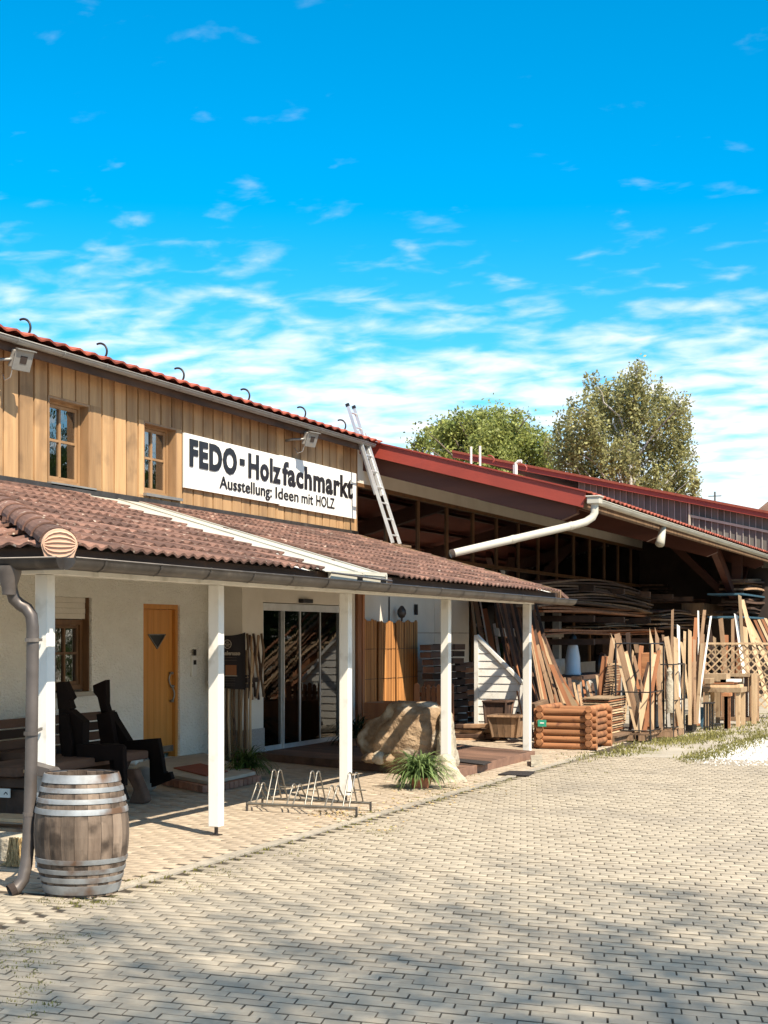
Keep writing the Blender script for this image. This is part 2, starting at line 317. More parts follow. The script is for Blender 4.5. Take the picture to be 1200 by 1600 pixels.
def lay(x0, x1, y0, y1, L, Pt, sk, g, keep=None):
    out = []; j = 0; y = y0 + Pt / 2
    while y < y1:
        x = x0 + (L / 2 if j % 2 else 0) + L / 2
        while x < x1:
            if keep is None or keep(x, y): out.append((x, y))
            x += L
        y += Pt; j += 1
    return np.array(out)
rs = np.random.RandomState(5)
def stain(me):                                 # dirt-blackened arrises and joints
    me.materials.append(G['stain']); n = len(me.polygons); me.polygons.foreach_set('material_index', np.where(np.arange(n) % 9 == 0, 0, 1).astype(np.int32))
def paver_field(name, pos, L, Pt, sk, g, m, parent, nparts):
    base = paver_vs(L, Pt, sk, g, .0018, .0)
    d = -pos[:, 0] * SN + pos[:, 1] * CS; xc = pos[:, 0] * CS + pos[:, 1] * SN
    u = 600 + F * xc / d; v = HOR + F * EYE / d
    inview = (u > -20) & (u < 1220) & (v < 1612) & (d > 0)
    key = np.where(inview, d, 1e6); order = np.argsort(key)
    pick = order[:nparts]; rest = order[nparts:]
    if nparts:
        me = bpy.data.meshes.new(name); me.from_pydata([tuple(p) for p in base], [], PT); me.materials.append(G[m]); (stain(me) if m == 'paver' else None)
        for i in pick:
            x, y = pos[i]
            M = Matrix.Translation((x + rs.uniform(-.002, .002), y + rs.uniform(-.0015, .0015), rs.uniform(-.003, .002))) @ Matrix.Rotation(rs.normal(0, .006), 4, 'Z') @ Matrix.Rotation(rs.normal(0, .006), 4, 'X')
            inst('paver', me, M, parent)
    n = len(rest); P = pos[rest]; V = np.repeat(base[None], n, 0)
    a = rs.normal(0, .006, n)[:, None]; X = V[:, :, 0] * np.cos(a) - V[:, :, 1] * np.sin(a); Y = V[:, :, 0] * np.sin(a) + V[:, :, 1] * np.cos(a)
    Z = V[:, :, 2] + rs.uniform(-.003, .0025, n)[:, None] + V[:, :, 1] * rs.normal(0, .012, n)[:, None] + V[:, :, 0] * rs.normal(0, .006, n)[:, None]
    V = np.stack([X + P[:, 0:1], Y + P[:, 1:2], Z], -1).reshape(-1, 3)
    Fc = (np.array(PT)[None] + (np.arange(n) * 12)[:, None, None]).reshape(-1, 4)
    ob = raw('pavers', V, Fc, m, parent, 'stuff')
    if m == 'paver': stain(ob.data)
paver_field('paver', lay(-5.48, 3.2, 3.2, 21.1, .178, .0965, .024, .0035, None), .178, .0965, .024, .0032, 'paver', paving, 295)
paver_field('paver', lay(-9, -5.52, 5.2, 8.4, .178, .0965, .024, .0035, None), .178, .0965, .024, .0032, 'paver', paving, 0)
paver_field('paver', lay(-9.95, -5.66, 8.5, 23.9, .20, .10, .0, .003, None), .20, .10, .0, .003, 'paver2', vfloor, 0)
kb = MB().box(-.055, .055, -.495, .495, -.02, .006); kme = mesh_of(kb, 'kerb_stone', 'kerb')
for i in range(13):
    inst('kerb_stone', kme, Matrix.Translation((-5.57, 8.95 + i, rs.uniform(-.003, .002))), vfloor)
# pale gravel bed with a grassy edge on the right
gp = [at(u, v, Z=0) for u, v in ((1068, 1189), (1085, 1180), (1120, 1170), (1155, 1160), (1200, 1152), (1300, 1145), (1400, 1150), (1400, 1195), (1200, 1197), (1120, 1196))]
bed = MB().add([(p.x, p.y, -.022) for p in gp], [tuple(range(len(gp)))]).build('gravel_bed', 'gravel', kind='structure')
def inpoly(x, y, P):
    c = False; j = len(P) - 1
    for i in range(len(P)):
        if (P[i].y > y) != (P[j].y > y) and x < (P[j].x - P[i].x) * (y - P[i].y) / (P[j].y - P[i].y) + P[i].x: c = not c
        j = i
    return c
xs = [p.x for p in gp]; ys = [p.y for p in gp]; V = []; Fc = []
for i in range(5200):
    x, y = rs.uniform(min(xs), max(xs)), rs.uniform(min(ys), max(ys))
    if not inpoly(x, y, gp): continue
    r = rs.uniform(.012, .04); a = rs.uniform(0, 6.28); n = len(V)
    q = [(r * math.cos(a + k * 1.571) * rs.uniform(.7, 1.2), r * math.sin(a + k * 1.571) * rs.uniform(.7, 1.2)) for k in range(4)]
    V += [(x + p, y + w, -.024) for p, w in q] + [(x, y, -.01 + r * .8)]
    Fc += [(n, n + 1, n + 4, n + 4), ]; Fc[-1] = (n, n + 1, n + 4); Fc += [(n + 1, n + 2, n + 4), (n + 2, n + 3, n + 4), (n + 3, n, n + 4)]
tag(raw('gravel', V, Fc, 'gravel', None, 'stuff'), 'white gravel bed with mossy border at the right of the yard', 'gravel')

def tufts(name, label, cat, pts, m, h=(.03, .08), blades=(6, 16), spread=.05, w=.006):
    V = []; Fc = []
    for (x, y) in pts:
        for k in range(rs.randint(*blades)):
            a = rs.uniform(0, 6.28); hh = rs.uniform(*h); r = abs(rs.normal(0, spread)); bx, by = x + r * math.cos(a), y + r * math.sin(a)
            ln = rs.uniform(.2, 1.1) * hh; a2 = rs.uniform(0, 6.28); n = len(V); ww = w * rs.uniform(.6, 1.6)
            V += [(bx - ww * math.sin(a2), by + ww * math.cos(a2), -.015), (bx + ww * math.sin(a2), by - ww * math.cos(a2), -.015),
                  (bx + ln * math.cos(a2) + ww * .3 * math.sin(a2), by + ln * math.sin(a2), hh)]
            Fc.append((n, n + 1, n + 2))
    return tag(raw(name, V, Fc, m, None, 'stuff'), label, cat)
P = []
for i in range(90):
    y = rs.uniform(9.0, 21); P.append((-5.50 + rs.normal(0, .05), y))
for (u, v, su, sv, n) in ((560, 1275, 26, 6, 40), (600, 1300, 18, 5, 26), (470, 1325, 30, 6, 16), (215, 1375, 12, 5, 16), (340, 1362, 20, 5, 14), (660, 1248, 30, 6, 46), (760, 1225, 40, 9, 80),
                          (690, 1232, 24, 4, 40), (900, 1200, 30, 6, 26), (40, 1500, 30, 30, 34), (30, 1560, 30, 25, 24), (130, 1410, 30, 5, 40), (70, 1470, 60, 14, 36), (300, 1385, 40, 6, 14)):
    for k in range(n):
        p = at(u + rs.normal(0, su), max(1100, v + rs.normal(0, sv)), Z=0); P.append((p.x, p.y))
tufts('weeds', 'short dry weeds and moss sprouting from the joints of the paving', 'weeds', P, 'leafM', h=(.002, .013), blades=(5, 16), spread=.045, w=.007)
P = []
for (u0, v0, u1, v1, s, n) in ((1075, 1187, 1120, 1176, 2.6, 170), (1120, 1175, 1205, 1146, 2.6, 260), (960, 1172, 1130, 1140, 6, 150), (1110, 1150, 1230, 1122, 7, 190), (900, 1185, 980, 1175, 3, 60), (1030, 1158, 1120, 1150, 3, 140), (1230, 1140, 1400, 1110, 8, 200)):
    for k in range(n):
        t = rs.rand(); v = v0 + (v1 - v0) * t + rs.normal(0, s); p = at(u0 + (u1 - u0) * t + rs.normal(0, 8), max(1030, v), Z=0); P.append((p.x, p.y))
tufts('grass', 'patchy yellow green grass in front of the timber store and round the gravel', 'grass', P, 'leafM', h=(.008, .04), blades=(5, 12), spread=.13, w=.010)

# ================================================================ THE MAIN BUILDING
FY0, FY1 = 12.72, 23.05
bld = thing('market_building', 'cream and timber clad shop building with red roof behind the tiled verandah', 'building', (-10, 18, 0))
def span(u0, u1, X): return at(u0, X=X).y, at(u1, X=X).y
def zat(u, v, X): return at(u, v, X=X).z
# openings in the lower wall
wy0, wy1 = span(84, 143, -10); dy0, dy1 = span(224, 281, -10)
WZ0, WZ1 = zat(120, 1084, -10), zat(120, 933, -10); DZ0, DZ1 = .12, 2.08
GY0, GY1 = span(412, 540, -9.5)
lower = wall_cells(MB(), -10.3, -10.0, FY0, 18.3, 0, 3.36, [(wy0, wy1, WZ0, WZ1), (dy0, dy1, DZ0, DZ1)])
lower.build('stucco_wall', 'stucco', bld)
pier = MB().box(-10.3, -9.5, 18.2, GY0 - .02, .42, 2.95); pier.build('entrance_pier', 'plaster', bld)
MB().box(-10.3, -9.48, 18.21, GY0 - .01, 0, .42).build('granite_plinth', 'granite', bld)
MB().box(-9.9, -9.5, GY0 - .02, GY1, 2.14, 2.95).box(-9.9, -9.5, GY1, 21.98, 0, 2.95).build('entrance_surround', 'plaster', bld)
MB().box(-10.0, -9.46, 22.0, 22.15, 0, 2.9).build('timber_post', 'redplank', bld)
MB().box(-9.9, -9.47, 22.22, 22.30, 0, 2.9).build('timber_post', 'redplank', bld)
MB().box(-10.3, -10.02, 22.0, FY1, 0, 3.36).build('back_wall', 'plaster', bld)
# upper wall behind the cladding, with its window holes
uw = []
for (u0, u1, v0, v1) in ((76, 141, 765, 617), (225, 277, 782, 657)):
    a, b = span(u0, u1, -9.95); uc = (u0 + u1) / 2; uw.append((a, b, zat(u0, v0 - 8, -9.95), zat(u0, v1, -9.95)))
zt = 4.93
wall_cells(MB(), -10.25, -10.0, FY0, FY1, 3.36, zt, uw).build('upper_wall', 'dark_in', bld)
MB().box(-20, -10.3, FY0, FY0 + .2, 0, 4.9).box(-20, -19.8, FY0 + .2, FY1 - .2, 0, 4.9).box(-20, -10.3, FY1 - .2, FY1, 0, 4.9).build('outer_wall', 'stucco', bld)
MB().box(-19.8, -10.3, FY0 + .2, FY1 - .2, 3.0, 3.1).build('upper_floor', 'dark_in', bld)
MB().box(-13.5, -13.4, FY0 + .2, FY1 - .2, .0, 3.0).build('inner_wall', 'dark_in', bld)
# board cladding: wide under-boards and narrower cover boards
def board_piece(y, w, x0, x1, z0, z1): inst('cladding_board', bmesh_cache(w, x1 - x0, z1 - z0), Matrix.Translation(((x0 + x1) / 2, y, (z0 + z1) / 2)), bld)
BC = {}
def bmesh_cache(w, t, h):
    k = (round(w, 3), round(t, 3), round(h, 2))
    if k not in BC:
        e = .004; mb = MB(); w2, t2, h2 = w / 2, t / 2, k[2] / 2
        mb.add([(-t2, -w2, -h2), (-t2, w2, -h2), (t2 - e, w2, -h2), (t2, w2 - e, -h2), (t2, -w2 + e, -h2), (t2 - e, -w2, -h2)] +
               [(-t2, -w2, h2), (-t2, w2, h2), (t2 - e, w2, h2), (t2, w2 - e, h2), (t2, -w2 + e, h2), (t2 - e, -w2, h2)],
               [(0, 5, 4, 3, 2, 1), (6, 7, 8, 9, 10, 11)] + [(i, (i + 1) % 6, 6 + (i + 1) % 6, 6 + i) for i in range(6)])
        BC[k] = mesh_of(mb, 'cladding_board', 'clad')
    return BC[k]
def column_of_boards(y, w, x0, x1):
    z0 = 3.30 + rs.uniform(-.012, .012); z1 = 4.78; segs = [(z0, z1)]
    for (a, b, za, zb) in uw:
        if y + w / 2 > a and y - w / 2 < b:
            segs = [(z0, za), (zb, z1)]
            if a - (y - w / 2) > .012: board_piece((a + y - w / 2) / 2, a - (y - w / 2), x0, x1, za, zb)
            if (y + w / 2) - b > .012: board_piece((b + y + w / 2) / 2, (y + w / 2) - b, x0, x1, za, zb)
    for a, b in segs:
        if b - a > .03: board_piece(y, w, x0, x1, a, b)
pitch = .272; y = FY0 + .06
while y < FY1 - .05:
    column_of_boards(y, .09, -9.998, -9.978)
    if y + pitch / 2 < FY1: column_of_boards(y + pitch / 2, .240 + rs.uniform(-.012, .008), -9.977, -9.950 + rs.uniform(-.003, .003))
    y += pitch
MB().box(-9.998, -9.93, FY1 + .001, FY1 + .03, 3.25, 4.8).build('corner_board', 'clad', bld)
def window(parent, a, b, z0, z1, x, m, curtain=False, sill='zinc', fw=.055, shut=0):
    f = MB(); xo = x - .06
    f.box(xo, x, a, a + fw, z0, z1).box(xo, x, b - fw, b, z0, z1).box(xo, x, a + fw, b - fw, z1 - fw, z1).box(xo, x, a + fw, b - fw, z0, z0 + fw)
    i0, i1, j0, j1 = a + fw + .002, b - fw - .002, z0 + fw + .002, z1 - fw - .002; s = .038; xs_ = x - .018
    w = f.build('window', m, parent)
    g = MB().box(xo, xs_, i0, i0 + s, j0, j1).box(xo, xs_, i1 - s, i1, j0, j1).box(xo, xs_, i0 + s, i1 - s, j1 - s, j1).box(xo, xs_, i0 + s, i1 - s, j0, j0 + s)
    g.build('sash', m, w, bevel=.004)
    mc = (i0 + i1) / 2; mz = (j0 + j1) / 2 + .02
    MB().box(xo + .012, xs_ + .004, mc - .016, mc + .016, j0 + s, j1 - s).build('glazing_bar', m, w)
    MB().box(xo + .012, xs_ + .002, i0 + s, mc - .016, mz - .014, mz + .014).box(xo + .012, xs_ + .002, mc + .016, i1 - s, mz - .014, mz + .014).build('glazing_bar', m, w)
    for (p, q) in ((i0 + s, mc - .016), (mc + .016, i1 - s)):
        for (r_, t_) in ((j0 + s, mz - .014), (mz + .014, j1 - s)):
            MB().box(xo + .02, xo + .026, p, q, r_, t_).build('pane', glass, w)
    if curtain:
        V = []; n = 26; y0, y1 = a + .03, b - .03
        for k in range(n + 1):
            t = k / n; yy = y0 + (y1 - y0) * t; xx = x - .16 + .025 * math.sin(k * 2.1)
            V += [(xx, yy, z0 + .05), (xx + .01 * math.sin(k), yy, z1 - .05)]
        MB().add(V, [(2 * k, 2 * k + 2, 2 * k + 3, 2 * k + 1) for k in range(int(n * .38))] ).build('curtain', 'curtain', w)
    return w
for k, (a, b, z0, z1) in enumerate(uw):
    w = window(bld, a + .03, b - .03, z0 + .05, z1 - .02, -10.07, 'frame', curtain=True, fw=.035)
    MB().box(-10.20, -9.90, a - .02, b + .06, z0 - .005, z0 + .03).build('sill', 'zinc', w)
    MB().box(-10.12, -9.955, a, a + .025, z0 + .035, z1).box(-10.12, -9.955, b - .025, b, z0 + .035, z1).box(-10.12, -9.955, a + .026, b - .026, z1 - .025, z1).build('reveal_board', 'frame', w)
w = window(bld, wy0 + .03, wy1 - .03, WZ0 + .04, WZ1 - .26, -10.10, 'darkframe', fw=.06)
MB().box(-10.25, -9.95, wy0 - .03, wy1 + .03, WZ0 - .03, WZ0 + .02).build('sill', 'slab', w)
sh = MB(); 
for k in range(4): sh.box(-10.16, -10.07 + .004 * (k % 2), wy0 + .03, wy1 - .03, WZ1 - .25 + k * .0625, WZ1 - .252 + (k + 1) * .0625)
sh.build('roller_shutter', 'plaster', w)
MB().box(-10.11, -10.03, wy1 - .028, wy1 - .002, WZ0 + .02, WZ1).build('shutter_rail', 'darkframe', w)
MB().box(-10.11, -10.03, wy0 + .002, wy0 + .028, WZ0 + .02, WZ1).build('shutter_rail', 'darkframe', w)
# oak door with triangular light
dr = MB().box(-10.14, -10.03, dy0, dy0 + .06, DZ0, DZ1).box(-10.14, -10.03, dy1 - .06, dy1, DZ0, DZ1).box(-10.14, -10.03, dy0 + .06, dy1 - .06, DZ1 - .06, DZ1).build('door', 'door', bld)
leafm = MB(); ny = 5; la, lb = dy0 + .062, dy1 - .062
for k in range(ny):
    a = la + (lb - la) * k / ny; leafm.box(-10.13, -10.075, a + .0015, a + (lb - la) / ny - .0015, DZ0 + .06, DZ1 - .064)
leafm.build('door_leaf', 'door', dr, bevel=.002)
tri = [at(u, v, X=-10.07) for u, v in ((231.5, 991.5), (258, 991.5), (245.5, 1013.5))]
MB().prism([(-10.076, p.y, p.z) for p in tri], (.004, 0, 0)).build('glass_light', 'black', dr)
tb = MB()
for a, b in ((0, 1), (1, 2), (2, 0)): tb.beam((-10.068, tri[a].y, tri[a].z), (-10.068, tri[b].y, tri[b].z), .014, .012, up=(1, 0, 0))
tb.build('light_trim', 'steel', dr)
hy = dy1 - .14
hz = [1.0 + .38 * k / 14 - .17 for k in range(15)]
MB().tube([(-10.04 + .02 * math.sin(k * .45), hy + .035 * math.sin((z_ - .83) * 16), z_) for k, z_ in enumerate(hz)], .012, 8).lathe([(0, 1.22), (.028, 1.21), (.028, 1.185), (0, 1.18)], (-10.045, hy, 0), 10).lathe([(0, .86), (.028, .85), (.028, .825), (0, .82)], (-10.045, hy + .01, 0), 10).lathe([(0, 1.05), (.026, 1.04), (.026, 1.015), (0, 1.0)], (-10.04, hy + .02, 0), 10).build('door_handle', 'steel', dr, smooth=True)
MB().box(-10.075, -10.05, dy0 + .08, dy1 - .08, DZ0 + .075, DZ0 + .15).build('kick_plate', 'steel', dr)
iy0, iy1 = span(300, 307.5, -9.97)
ic = MB().box(-9.999, -9.965, iy0, iy1, zat(303, 1057, -9.98), zat(303, 1025, -9.98)).build('doorbell_panel', 'white', bld, bevel=.006)
MB().box(-9.964, -9.96, iy0 + .03, iy1 - .03, 1.42, 1.50).box(-9.964, -9.96, iy0 + .03, iy1 - .03, 1.30, 1.36).build('speaker_grille', 'black', ic)
# automatic glass door
gdz0, gdz1 = .06, 2.10
gd = MB().box(-9.62, -9.52, GY0, GY1, gdz1 - .07, gdz1 + .03).box(-9.62, -9.50, GY0, GY1, .02, gdz0 + .03).box(-9.6, -9.53, GY0, GY0 + .05, gdz0 + .03, gdz1 - .07).box(-9.6, -9.53, GY1 - .05, GY1, gdz0 + .03, gdz1 - .07).build('sliding_glass_door', 'alu', bld)
gy = [GY0 + .05] + [at(u, X=-9.56).y for u in (441.5, 467, 499)] + [GY1 - .05]
for k in range(4):
    a, b = gy[k], gy[k + 1]; x = -9.55 if k in (1, 2) else -9.585; e = .018
    MB().box(x - .015, x + .015, a + .001, a + e, gdz0 + .03, gdz1 - .071).box(x - .015, x + .015, b - e, b - .001, gdz0 + .03, gdz1 - .071).box(x - .015, x + .015, a + e, b - e, gdz0 + .031, gdz0 + .09).build('door_panel_frame', 'alu', gd)
    MB().box(x - .004, x + .004, a + e, b - e, gdz0 + .09, gdz1 - .071).build('pane', dglass, gd)
sy = at(479, X=-9.45).y
MB().box(-9.499, -9.42, sy - .17, sy + .17, 2.15, 2.21).build('door_sensor', 'black', gd, bevel=.01)
MB().box(-9.495, -9.49, gy[0] + .25, gy[0] + .40, 1.02, 1.14).build('wall_note', 'white', bld) if False else None
# roof: plane rising from the eave at x=-9.62, z=4.86
SL = .268; EZ = 4.86; EX = -9.62
def rz(x, e=EZ, x0=EX): return e + (x0 - x) * SL
rf = MB().prism([(EX - .1, FY0 - .6, rz(EX - .1) - .05), (-15.5, FY0 - .6, rz(-15.5) - .05), (-15.5, FY0 - .6, rz(-15.5) - .16), (EX - .1, FY0 - .6, rz(EX - .1) - .10)], (0, FY1 - FY0 + .85, 0)).prism([(-15.52, FY0 - .6, rz(-15.5) - .05), (-21.2, FY0 - .6, rz(EX) - .05), (-21.2, FY0 - .6, rz(EX) - .15), (-15.52, FY0 - .6, rz(-15.5) - .16)], (0, FY1 - FY0 + .85, 0)).build('roof', 'redtile', bld)
ORD = ['first', 'second', 'third', 'fourth', 'fifth', 'sixth', 'seventh', 'eighth', 'ninth', 'tenth', 'eleventh', 'twelfth', 'thirteenth', 'fourteenth', 'fifteenth', 'sixteenth', 'seventeenth', 'eighteenth', 'nineteenth', 'twentieth']
def halfpan(name, m, wdt=.296, ln=.42, waves=2, amp=.020, th=.018):
    mb = MB(); n = 6 * waves; top = []; V = []
    for ring, (x, dz) in enumerate(((0, 0), (ln, .022))):
        for k in range(n + 1):
            yy = -wdt / 2 + wdt * k / n; V.append((x, yy, dz + amp * (.5 + .5 * math.cos(2 * math.pi * waves * k / n))))
    for k in range(n + 1): V.append((ln, -wdt / 2 + wdt * k / n, .022 - th + amp * (.5 + .5 * math.cos(2 * math.pi * waves * k / n))))
    f = [(k, n + 1 + k, n + 2 + k, k + 1) for k in range(n)] + [(n + 1 + k, 2 * n + 2 + k, 2 * n + 3 + k, n + 2 + k) for k in range(n)]
    V += [(0, -wdt / 2, -th), (0, wdt / 2, -th)]
    b = 3 * (n + 1); f += [(0, b, 2 * n + 2, n + 1), (n, 2 * n + 1, 3 * n + 2, b + 1)]
    mb.add(V, f); return mb
redpan = mesh_of(halfpan('r', 'redtile', .288, .42, 1, .035, .022), 'roof_tile', 'redtile')
down = Vector((1, 0, -SL)).normalized(); nrm = Vector((SL, 0, 1)).normalized(); yv = Vector((0, 1, 0))
yy = FY0 - .45
while yy < FY1 + .2:
    for r_ in range(3):
        o = Vector((EX + .04, yy, rz(EX) - .045)) - down * (.42 + r_ * .36) + nrm * .0
        inst('roof_tile', redpan, basis(o, down, yv, nrm) @ Matrix.Rotation(rs.normal(0, .008), 4, 'Z'), rf)
    yy += .2935
# the rest of the gutter, hooks
def gutter(parent, pts, r, m, name='gutter', br=.8, n=8):
    mb = MB(); V = []; k = n + 1
    pts = [Vector(p) for p in pts]; 
    for i, p in enumerate(pts):
        d = (pts[min(i + 1, len(pts) - 1)] - pts[max(i - 1, 0)]).normalized(); a = d.cross(Vector((0, 0, 1))).normalized()
        for rr in (r, r - .006):
            V += [p + a * (rr * math.cos(math.pi * j / n)) + Vector((0, 0, -rr * math.sin(math.pi * j / n))) for j in range(k)]
    m2 = 2 * k; fs = []
    for i in range(len(pts) - 1):
        for j in range(n):
            A = i * m2 + j; fs += [(A, A + 1, A + 1 + m2, A + m2), (A + k + 1, A + k, A + k + m2, A + k + 1 + m2)]
        fs += [(i * m2, i * m2 + m2, i * m2 + k + m2, i * m2 + k), (i * m2 + n, i * m2 + k + n, i * m2 + k + n + m2, i * m2 + n + m2)]
    fs += [tuple(range(k)), tuple((len(pts) - 1) * m2 + j for j in range(k))][0:2]
    mb.add(V, fs)
    for i in range(len(pts) - 1):                       # rolled bead on the outer rim
        pass
    g = mb.build(name, m, parent, smooth='auto')
    L = sum((b - a).length for a, b in zip(pts, pts[1:])); bead = MB()
    for sgn in (1, -1):
        bead.tube([p + (pts[min(i + 1, len(pts) - 1)] - pts[max(i - 1, 0)]).normalized().cross(Vector((0, 0, 1))) * (r * sgn) for i, p in enumerate(pts)], .008, 6)
    bead.build('gutter_bead', m, g, smooth=True)
    for a, b in zip(pts, pts[1:]):
        ln = (b - a).length; d = (b - a) / ln; sd = d.cross(Vector((0, 0, 1))); k2 = max(1, int(ln / br))
        for j in range(k2):
            q = a + d * ((j + .5) * ln / k2)
            arc = [q + sd * ((r + .004) * math.cos(math.pi * t / 8)) + Vector((0, 0, -(r + .004) * math.sin(math.pi * t / 8))) for t in range(9)]
            hk = MB(); V2 = []
            for p in arc: V2 += [p - d * .013, p + d * .013]
            hk.add(V2, [(2 * t, 2 * t + 1, 2 * t + 3, 2 * t + 2) for t in range(8)]); hk.beam(arc[0] + Vector((0, 0, .01)), arc[-1] + Vector((0, 0, .01)), .022, .004)
            hk.build('gutter_bracket', m, g)
    return g
gutter(bld, [(-9.65, FY0 - .6, 4.785), (-9.65, FY1 + .02, 4.785)], .05, 'zinc')
MB().box(-9.74, -9.715, FY0 - .55, FY1, 4.66, 4.80).build('fascia_board', 'dplank', bld)
for u, v in ((38, 527), (158, 568), (279, 600), (382, 632), (470, 656), (533, 676)):
    p = at(u, v, X=-9.95); z0 = rz(-9.95) - .04; y = p.y
    pts = [(-9.95, y, z0), (-9.95, y, z0 + .03)] + [(-9.95 + .105 * math.cos(t), y, z0 + .115 + .105 * math.sin(t)) for t in [R(-60 + 15 * k) for k in range(13)]]
    pts = [(-9.95, y, z0)] + [(-9.95 - .02 + .10 * math.cos(t), y, z0 + .12 + .10 * math.sin(t)) for t in [R(-70 + 14 * k) for k in range(14)]]
    MB().tube(pts, .013, 8).build('snow_guard_hook', 'black', bld, smooth=True)

# ================================================================ SIGN, FLOODLIGHTS, LADDER
sy0, sy1 = span(288, 556, -9.91); ss = at(437, X=-9.91).y; sz0, sz1 = 3.575, 4.315
sign = thing('shop_sign', 'long white sign with black lettering mounted on the timber cladding', 'sign', (-9.91, (sy0 + sy1) / 2, sz0))
MB().box(-9.935, -9.905, sy0, ss - .003, sz0 + .02, sz1 - .012).build('sign_panel', 'signw', sign, bevel=.002)
MB().box(-9.935, -9.902, ss + .003, sy1, sz0, sz1).build('sign_panel', 'signw', sign, bevel=.002)
MB().box(-9.944, -9.936, sy0 + .1, sy1 - .1, sz0 + .1, sz0 + .14).box(-9.944, -9.936, sy0 + .1, sy1 - .1, sz1 - .14, sz1 - .1).build('mounting_rail', 'steel', sign)
def word(txt, u0, u1, z0, h, heavy):
    a, b = span(u0, u1, -9.9); text_mesh(txt, a, b, z0, h, -9.897, heavy).build('lettering', 'signb', sign)
word('FEDO', 296, 370, 3.905, .335, .05)
a, b = span(374.5, 382, -9.9); MB().box(-9.899, -9.893, a, b, 4.04, 4.13).build('lettering', 'signb', sign)
word('Holz', 388, 438.5, 3.905, .335, .036); word('fachmarkt', 441, 551, 3.905, .335, .036)
word('Ausstellung:', 343, 424.5, 3.675, .17, .010); word('Ideen', 430.5, 466, 3.675, .17, .010); word('mit', 471, 489, 3.675, .17, .010); word('HOLZ', 494, 522.5, 3.675, .17, .010)
def floodlight(u, v, label):
    p = at(u, v, X=-9.62); y, z = p.y, p.z
    t = thing('floodlight', label, 'floodlight', (-9.94, y, z), 'floodlights under the upper eave')
    Mx = Matrix.Translation((-9.66, y, z)) @ Matrix.Rotation(R(-12), 4, 'Z') @ Matrix.Rotation(R(20), 4, 'Y')
    def tr(mb): mb.v = [tuple(Mx @ Vector(q)) for q in mb.v]; return mb
    tr(MB().box(-.05, .03, -.11, .11, -.095, .095)).build('housing', 'concrete', t, bevel=.01)
    tr(MB().box(.031, .045, -.125, .125, -.11, .11)).build('front_frame', 'zinc', t, bevel=.006)
    tr(MB().box(.046, .05, -.045, .045, -.03, .05)).build('lens', 'dark_in', t)
    tr(MB().box(.03, .075, -.13, .13, .112, .122)).build('hood', 'zinc', t)
    MB().tube([(-9.94, y - .24, z - .04), (-9.85, y - .22, z - .02), (-9.72, y - .12, z - .01), (-9.70, y - .1, z)], .018, 8).build('arm', 'zinc', t, smooth=True)
    MB().tube([(-9.72, y - .05, z - .08), (-9.76, y - .04, z - .18), (-9.86, y, z - .2), (-9.93, y + .06, z - .12)], .006, 6).build('cable', 'white', t, smooth=True)
floodlight(37, 562, 'grey floodlight on an arm at the left end of the upper eave')
floodlight(488, 686, 'grey floodlight above the right part of the long white sign')
lad = thing('ladder', 'aluminium extension ladder leaning from the verandah roof up to the eave', 'ladder', (-9.05, 22.45, 3.15))
b0 = Vector((-9.0, 22.32, 3.13)); b1 = Vector((-9.0, 22.32, 3.13)) + Vector((0, .30, 0))
tp = Vector((-9.93, 22.72, 5.42)); dl = (tp - b0); up_ = Vector((1, 0, .4))
for k, (sec, off, f0, f1, w) in enumerate(((0, 0, 0, .80, .30), (1, .035, .35, 1.0, .26))):
    o = up_.normalized() * -off + Vector((0, (0.30 - w) / 2, 0))
    for q in (0, w):
        pa = b0 + dl * f0 + o + Vector((0, q, 0)); pb = b0 + dl * f1 + o + Vector((0, q, 0))
        MB().beam(pa, pb, .022, .05, up=up_).build('rail', 'alu', lad)
        if k == 1: MB().beam(pb - dl.normalized() * .03, pb + dl.normalized() * .02, .034, .06, up=up_).build('rail_cap', 'black', lad)
    n = int(dl.length * (f1 - f0) / .26)
    for j in range(n):
        p = b0 + dl * (f0 + (f1 - f0) * (j + .5) / n) + o
        MB().tube([p + Vector((0, .012, 0)), p + Vector((0, w - .012, 0))], .014, 6).build('rung', 'alu', lad)
MB().beam(b0 + Vector((.05, -.12, -.03)), b0 + Vector((.05, .55, -.03)), .09, .03).build('foot_board', 'plank', lad)

# ================================================================ THE VERANDAH
ver = thing('tiled_verandah', 'open verandah with weathered brown tile roof on white posts along the shop front', 'verandah', (-6.24, 14.5, 0))
VX0, VZ0, VX1, VZ1 = -10.0, 3.33, -5.80, 2.28
VS = (VZ0 - VZ1) / (VX1 - VX0)
def vz(x): return VZ0 - (x - VX0) * VS
CY = 8.50                                    # corner of the eaves
def rightY(x): return 23.0 - 2.42 * (x + 10) / 4.2
def stripL(x): return 15.2 - 2.3 * (x + 10) / 4.2
def stripR(x): return 16.3 - 2.2 * (x + 10) / 4.2
PY = (9.0, 11.48, 14.2, 17.16, 20.45)
for y in PY: MB().box(-6.29, -6.19, y - .05, y + .05, .075, 2.115).build('post', 'white', ver, bevel=.006)
for y in PY: MB().box(-6.252, -6.228, y - .012, y + .012, 0, .08).box(-6.28, -6.20, y - .04, y + .04, 0, .008).build('post_foot', 'dzinc', ver)
MB().box(-6.30, -6.18, 8.9, 20.6, 2.117, 2.27).build('eaves_beam', 'white', ver, bevel=.005)
MB().box(-9.9, -6.31, 8.94, 9.06, 2.117, 2.27).build('eaves_beam', 'white', ver, bevel=.005)
